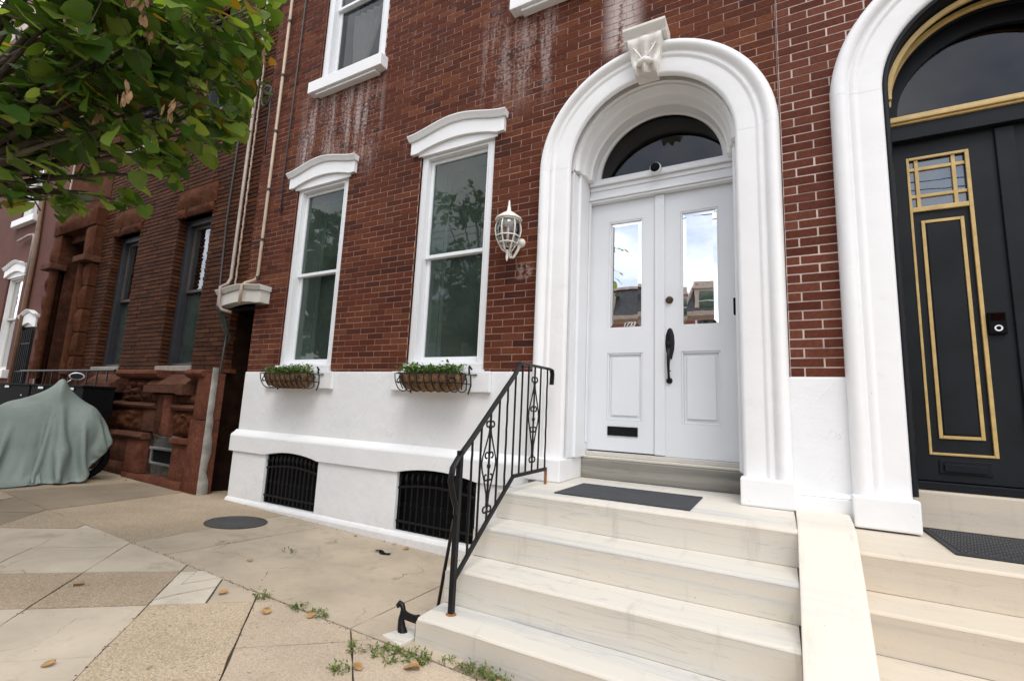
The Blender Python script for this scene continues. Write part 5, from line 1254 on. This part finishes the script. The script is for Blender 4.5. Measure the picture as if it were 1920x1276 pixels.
# dirt and grit gathered along the joints and the foot of the steps
gr_ = MB()
for k in range(900):
    q = rnd.random()
    if q < .40: x, y = rnd.uniform(-5, -1.2), YJ+rnd.gauss(0, .012)
    elif q < .62: x, y = rnd.uniform(-1.85, -.9), -1.675-abs(rnd.gauss(0, .018))
    elif q < .80: x, y = rnd.uniform(-6.2, -1.9), -.125-abs(rnd.gauss(0, .015))
    else: t_ = rnd.random(); a_ = rnd.choice((-3.387, -3.97, -4.553)); x, y = uv(-.4+t_*2.0, a_+rnd.gauss(0, .008))
    if y > -.12 or (x > -1.85 and y > -1.67): continue
    r_ = rnd.uniform(.002, .006); z = gz(x, y); a = rnd.uniform(0, 6)
    gr_.add([(x+r_*math.cos(a), y+r_*math.sin(a), z), (x+r_*math.cos(a+2), y+r_*math.sin(a+2), z), (x+r_*math.cos(a+4), y+r_*math.sin(a+4), z), (x, y, z+r_*.9)], [(0, 1, 3), (1, 2, 3), (2, 0, 3)])
gr_.build('grit', 'soil', kind='stuff', label='loose dirt and grit in the pavement joints and by the steps', cat='grit')

# ------------------------------------------------------------------ street trees
def ray_pt(px, py, d):
    v = CR @ Vector(((px-960)/898.7, 1, -(py-638)/898.7)); return CP+v.normalized()*d
lm = bpy.data.meshes.new('leaf')
LV = [(0, 0, 0), (.30, -.10, .05), (.50, .18, .07), (.46, .50, .04), (.24, .82, -.03), (0, 1.02, -.14), (-.24, .82, -.03), (-.46, .50, .04), (-.50, .18, .07), (-.30, -.10, .05), (0, .35, -.03), (0, .7, -.06)]
LF = [(0, 1, 2, 10), (10, 2, 3), (10, 3, 4, 11), (11, 4, 5), (0, 10, 8, 9), (10, 7, 8), (10, 11, 6, 7), (11, 5, 6)]
lm.from_pydata(LV, [], LF); lm.materials.append(M['leaf']); lm.polygons.foreach_set('use_smooth', [True]*len(lm.polygons))
LIM = [(0, 408), (60, 388), (130, 412), (190, 375), (238, 425), (266, 415), (278, 352), (350, 362), (364, 322), (455, 292), (478, 240), (490, 205), (500, 150), (515, 70), (526, 0), (530, -400)]
def inside(q):
    if q is None: return True
    x, y = q; x -= rnd.uniform(-16, 10); y -= rnd.uniform(-22, 14)
    if x < 0: return True
    if x > 526: return False
    if y < 0: return x < 526
    for (a, ya), (b, yb) in zip(LIM, LIM[1:]):
        if a <= x <= b: return y < ya+(yb-ya)*(x-a)/(b-a)
    return False
def tree(label, base, fork, clumps, nparts, twigs, lsize, shaped, pods=()):
    T = thing('redbud_tree', label, 'tree', (base[0], base[1], gz(base[0], base[1])), group='street trees along the kerb')
    b = Vector((base[0], base[1], gz(base[0], base[1])-.05)); f = Vector(fork)
    MB().tube([b, b+(f-b)*.08, b+(f-b)*.5+Vector((.04, .03, 0)), f], [.17, .125, .105, .095], 12).build('trunk', 'bark', T, smooth=True)
    br = MB(); leaves = []
    cen = sum((Vector(c) for c, r in clumps), Vector())/len(clumps)
    for c, r in clumps:
        c = Vector(c); mid = f.lerp(c, .5)+Vector((rnd.gauss(0, .12), rnd.gauss(0, .12), .22+rnd.gauss(0, .08)))
        pts = [f*(1-t)**2+mid*2*t*(1-t)+c*t*t for t in (0, .2, .4, .6, .8, 1)]
        br.tube(pts, [.045, .034, .025, .018, .012, .007], 6)
        for k in range(twigs):
            d = rv(); d = (d+Vector((c.x-f.x, c.y-f.y, 0)).normalized()*.55); d.z = d.z*.55-.12; d.normalize()
            st = c+rv()*r*.35; L = r*rnd.uniform(.7, 1.3); m = max(4, int(L/.062))
            pv = []
            for i in range(m+1):
                t = i/m; pv.append(st+d*L*t+Vector((0, 0, -.18*L*t*t)))
            ok = not shaped or inside(proj(pv[-1]))
            if ok: br.tube([pv[0], pv[m//2], pv[-1]], [.006, .004, .002], 4)
            for i in range(1, m+1):
                if rnd.random() < .1: continue
                side = Vector((-d.y, d.x, 0)); side = side.normalized() if side.length > .01 else Vector((1, 0, 0))
                tip = d*.65+side*(.9 if i % 2 else -.9)+Vector((rnd.gauss(0, .25), rnd.gauss(0, .25), -.45+rnd.gauss(0, .3)))
                if i == m: tip = d+Vector((0, 0, -.5))
                tip.normalize(); nz = Vector((rnd.gauss(0, .35), rnd.gauss(0, .35), 1)); xax = tip.cross(nz).normalized(); nz = xax.cross(tip)
                p = pv[i]+tip*.015; s = lsize*rnd.choice((.5, .7, .85, 1.0, 1.1, 1.25))*rnd.uniform(.9, 1.1)
                if shaped and not inside(proj(p+tip*s*.8)): continue
                leaves.append((p, xax, tip, nz, s))
    br.build('branches', 'bark', T, smooth=True)
    def vis(l):
        q = proj(l[0])
        if q is None or not (-20 < q[0] < 1940 and -20 < q[1] < 1290): return 0
        return l[4]/(l[0]-CP).length
    leaves.sort(key=vis, reverse=True)
    for p, xa, ya, za, s in leaves[:nparts]:
        o = bpy.data.objects.new('leaf', lm); COL.objects.link(o); o.parent = T; q = p-T.location
        o.matrix_local = Matrix(((xa.x*s, ya.x*s, za.x*s, q.x), (xa.y*s, ya.y*s, za.y*s, q.y), (xa.z*s, ya.z*s, za.z*s, q.z), (0, 0, 0, 1)))
    mb = MB()
    for p, xa, ya, za, s in leaves[nparts:]: mb.add([p+(xa*v[0]+ya*v[1]+za*v[2])*s for v in LV], LF)
    mb.build('crown', 'leaf', T, kind='stuff', recalc=False, smooth=True)
    for c in pods:
        pd = MB(); c = Vector(c)
        for k in range(9):
            o = c+Vector((rnd.gauss(0, .013), rnd.gauss(0, .013), rnd.uniform(-.07, .04))); L = rnd.uniform(.05, .08); a = rnd.uniform(0, PI); s = Vector((math.cos(a), math.sin(a), 0))*.010; e = Vector((rnd.gauss(0, .012), rnd.gauss(0, .012), -L))
            pd.add([o, o+e*.35+s, o+e*.75+s, o+e, o+e*.75-s, o+e*.35-s], [(0, 1, 2, 3), (0, 3, 4, 5)])
        pd.build('seed_pods', 'pod', T, recalc=False)
    return len(leaves)
cl = []
for px, py, d in ((25, 40, 4.2), (100, 30, 4.0), (180, 30, 3.9), (260, 20, 4.0), (340, 25, 3.9), (410, 25, 4.1), (470, 15, 4.3), (20, 120, 4.3), (90, 110, 4.0), (170, 105, 3.8), (250, 90, 4.0), (330, 85, 3.9), (400, 80, 4.1), (455, 70, 4.3), (20, 200, 4.3), (90, 190, 4.1), (170, 180, 3.9), (225, 175, 3.9), (365, 130, 4.1), (30, 255, 4.4), (190, 240, 4.0), (255, 225, 3.9), (320, 205, 4.0), (385, 190, 4.2), (435, 205, 4.2),
                  (10, 330, 4.5), (115, 365, 4.6), (180, 340, 4.4), (235, 380, 4.5), (265, 290, 4.2), (325, 290, 4.2), (390, 245, 4.2), (320, 330, 4.3), (60, 60, 4.8), (200, 60, 4.7), (320, 50, 4.8), (130, 150, 4.8), (420, 130, 4.4), (150, 70, 4.4), (280, 60, 4.5), (50, 160, 4.6), (120, 210, 4.6), (230, 130, 4.5), (70, 375, 4.6), (500, 60, 4.4), (465, 150, 4.4), (300, 130, 4.6)):
    cl.append((ray_pt(px, py, d), .27))
for px, py, d in ((-80, 60, 4), (-90, 200, 4.1), (-80, 320, 4.2), (-200, 120, 4), (-220, 300, 4), (60, -110, 4), (200, -120, 3.9), (340, -100, 4), (460, -90, 4.2), (-60, -120, 4), (150, -260, 4.1), (330, -250, 4.2), (-10, -260, 4.3)):
    cl.append((ray_pt(px, py, d), .45))
for k in range(34):
    v = rv()*rnd.random()**.4; cl.append(((-6.2+v.x*1.5, -4.35+v.y*1.0, 4.5+v.z*1.6), .5))
pods = [ray_pt(px, py, d) for px, py, d in ((235, 160, 3.65), (320, 195, 3.65), (383, 148, 3.9), (225, 215, 3.8), (265, 5, 3.7), (287, 50, 3.8), (495, 100, 4.2), (190, 195, 3.9))]
NL = tree('redbud tree with broad green leaves hanging over the pavement at left', (-4.95, -3.75), (-4.75, -3.55, 2.15), cl, 300, 7, .108, True, pods)
c2 = []
for k in range(60):
    v = rv()*rnd.random()**.4; c2.append(((-10.4+v.x*2.0, -4.5+v.y*1.7, 4.6+v.z*1.9), .6))
tree('second leafy street tree further down the kerb, out of view', (-10.4, -4.4), (-10.4, -4.4, 2.4), c2, 0, 7, .17, False)

# ------------------------------------------------------------------ houses across the street, seen in the door panes
def opp(x0, x1, lab, wallm, ztop, gap_hip):
    O = thing('opposite_house', lab, 'house', ((x0+x1)/2, -20, 0), group='houses across the street')
    Y = -20.0
    MB().box(x0, x1, -30, Y, -.1, 5.9).build('wall', wallm, O)
    MB().prism([(Y, 5.9), (Y+.15, 5.95), (Y+.2, 6.2), (Y+.55, 6.35), (Y+.6, 6.55), (Y-.3, 6.6), (Y-.3, 5.9)], 'x', x0, x1).build('cornice', 'opp_trim', O)
    i = .55 if gap_hip else .02
    MB().add([(x0, Y, 6.6), (x1, Y, 6.6), (x1, -30, 6.6), (x0, -30, 6.6), (x0+i, Y-.9, ztop), (x1-i, Y-.9, ztop), (x1-i, -29, ztop), (x0+i, -29, ztop)], [(0, 1, 5, 4), (1, 2, 6, 5), (2, 3, 7, 6), (3, 0, 4, 7), (4, 5, 6, 7)]).build('mansard_roof', 'slate', O)
    MB().box(x0+i-.05, x1-i+.05, -29, Y-.78, ztop, ztop+.14).build('roof_trim', 'opp_trim', O)
    if gap_hip:
        for xa, xb in ((x0, x0+i), (x1, x1-i)): MB().tube([(xa, Y+.03, 6.6), (xb, Y-.87, ztop)], .09, 4).build('hip_trim', 'opp_trim', O)
    n = 2
    for k in range(n):
        xc = x0+(x1-x0)*(k+.5)/n
        d = MB().box(xc-.62, xc+.62, Y-.9, Y-.15, 6.65, 7.85).build('dormer', 'opp_trim', O)
        MB().prism([(xc-.75, 7.85)]+[(xc-.75+1.5*t/10, 7.85+.3*math.sin(PI*t/10)) for t in range(1, 10)]+[(xc+.75, 7.85)], 'y', Y-.95, Y-.05).build('dormer_head', 'opp_trim', d)
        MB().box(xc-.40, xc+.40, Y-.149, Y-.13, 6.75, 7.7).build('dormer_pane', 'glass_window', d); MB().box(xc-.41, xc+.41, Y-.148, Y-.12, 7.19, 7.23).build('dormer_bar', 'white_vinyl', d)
        for z0, z1 in ((3.5, 5.3), (.9, 2.9)):
            w = MB(); ring_frame(w, xc-.5, xc+.5, z0, z1, .09, Y-.0, Y+.05); w = w.build('window', 'white_wood', O)
            MB().box(xc-.41, xc+.41, Y+.002, Y+.012, z0+.09, z1-.09).build('pane', 'glass_old', w)
            MB().box(xc-.65, xc+.65, Y+.001, Y+.1, z0-.12, z0-.005).build('window_sill', 'opp_trim', O)
for k, (x0, x1, lab, wm_, zt, hip) in enumerate(((-26, -20.5, 'red brick house across the street, far left', 'opp_brick', 8.3, False), (-20.4, -15.2, 'grey trimmed brick house across the street, second from far left', 'opp_brick', 8.2, False), (-15.1, -9.7, 'brick house across the street with two dormers, middle', 'opp_brick', 8.35, False), (-9.6, -4.3, 'mansard house across the street seen in left door pane', 'opp_brick', 8.3, False), (-4.1, .9, 'hipped mansard house across the street seen in right door pane', 'opp_brick', 8.25, True), (2.6, 8, 'brick house across the street at far right', 'opp_brick', 8.4, True))): opp(x0, x1, lab, wm_, zt, hip)
UP = thing('utility_pole', 'wooden utility pole with crossarm across the street', 'pole', (-8.2, -13.8, 0))
MB().tube([(-8.2, -13.8, -.1), (-8.2, -13.8, 10.5)], [.15, .11], 10).build('pole', 'bark', UP)
MB().box(-8.25, -8.15, -14.9, -12.7, 9.7, 9.82).build('crossarm', 'bark', UP)
for k, (y, z) in enumerate(((-14.6, 9.9), (-13.9, 9.9), (-13.0, 9.9))):
    MB().tube([(-60, y, z+.5)]+[(-8.2+50*t/12, y, z-1.2*math.sin(PI*t/12)) for t in range(0, 13)], .018, 5).build('overhead_wire', 'cable', label=('overhead wire nearest the opposite houses', 'middle overhead wire over the street', 'overhead wire nearest this pavement')[k], cat='wire', smooth=True, group='overhead wires')
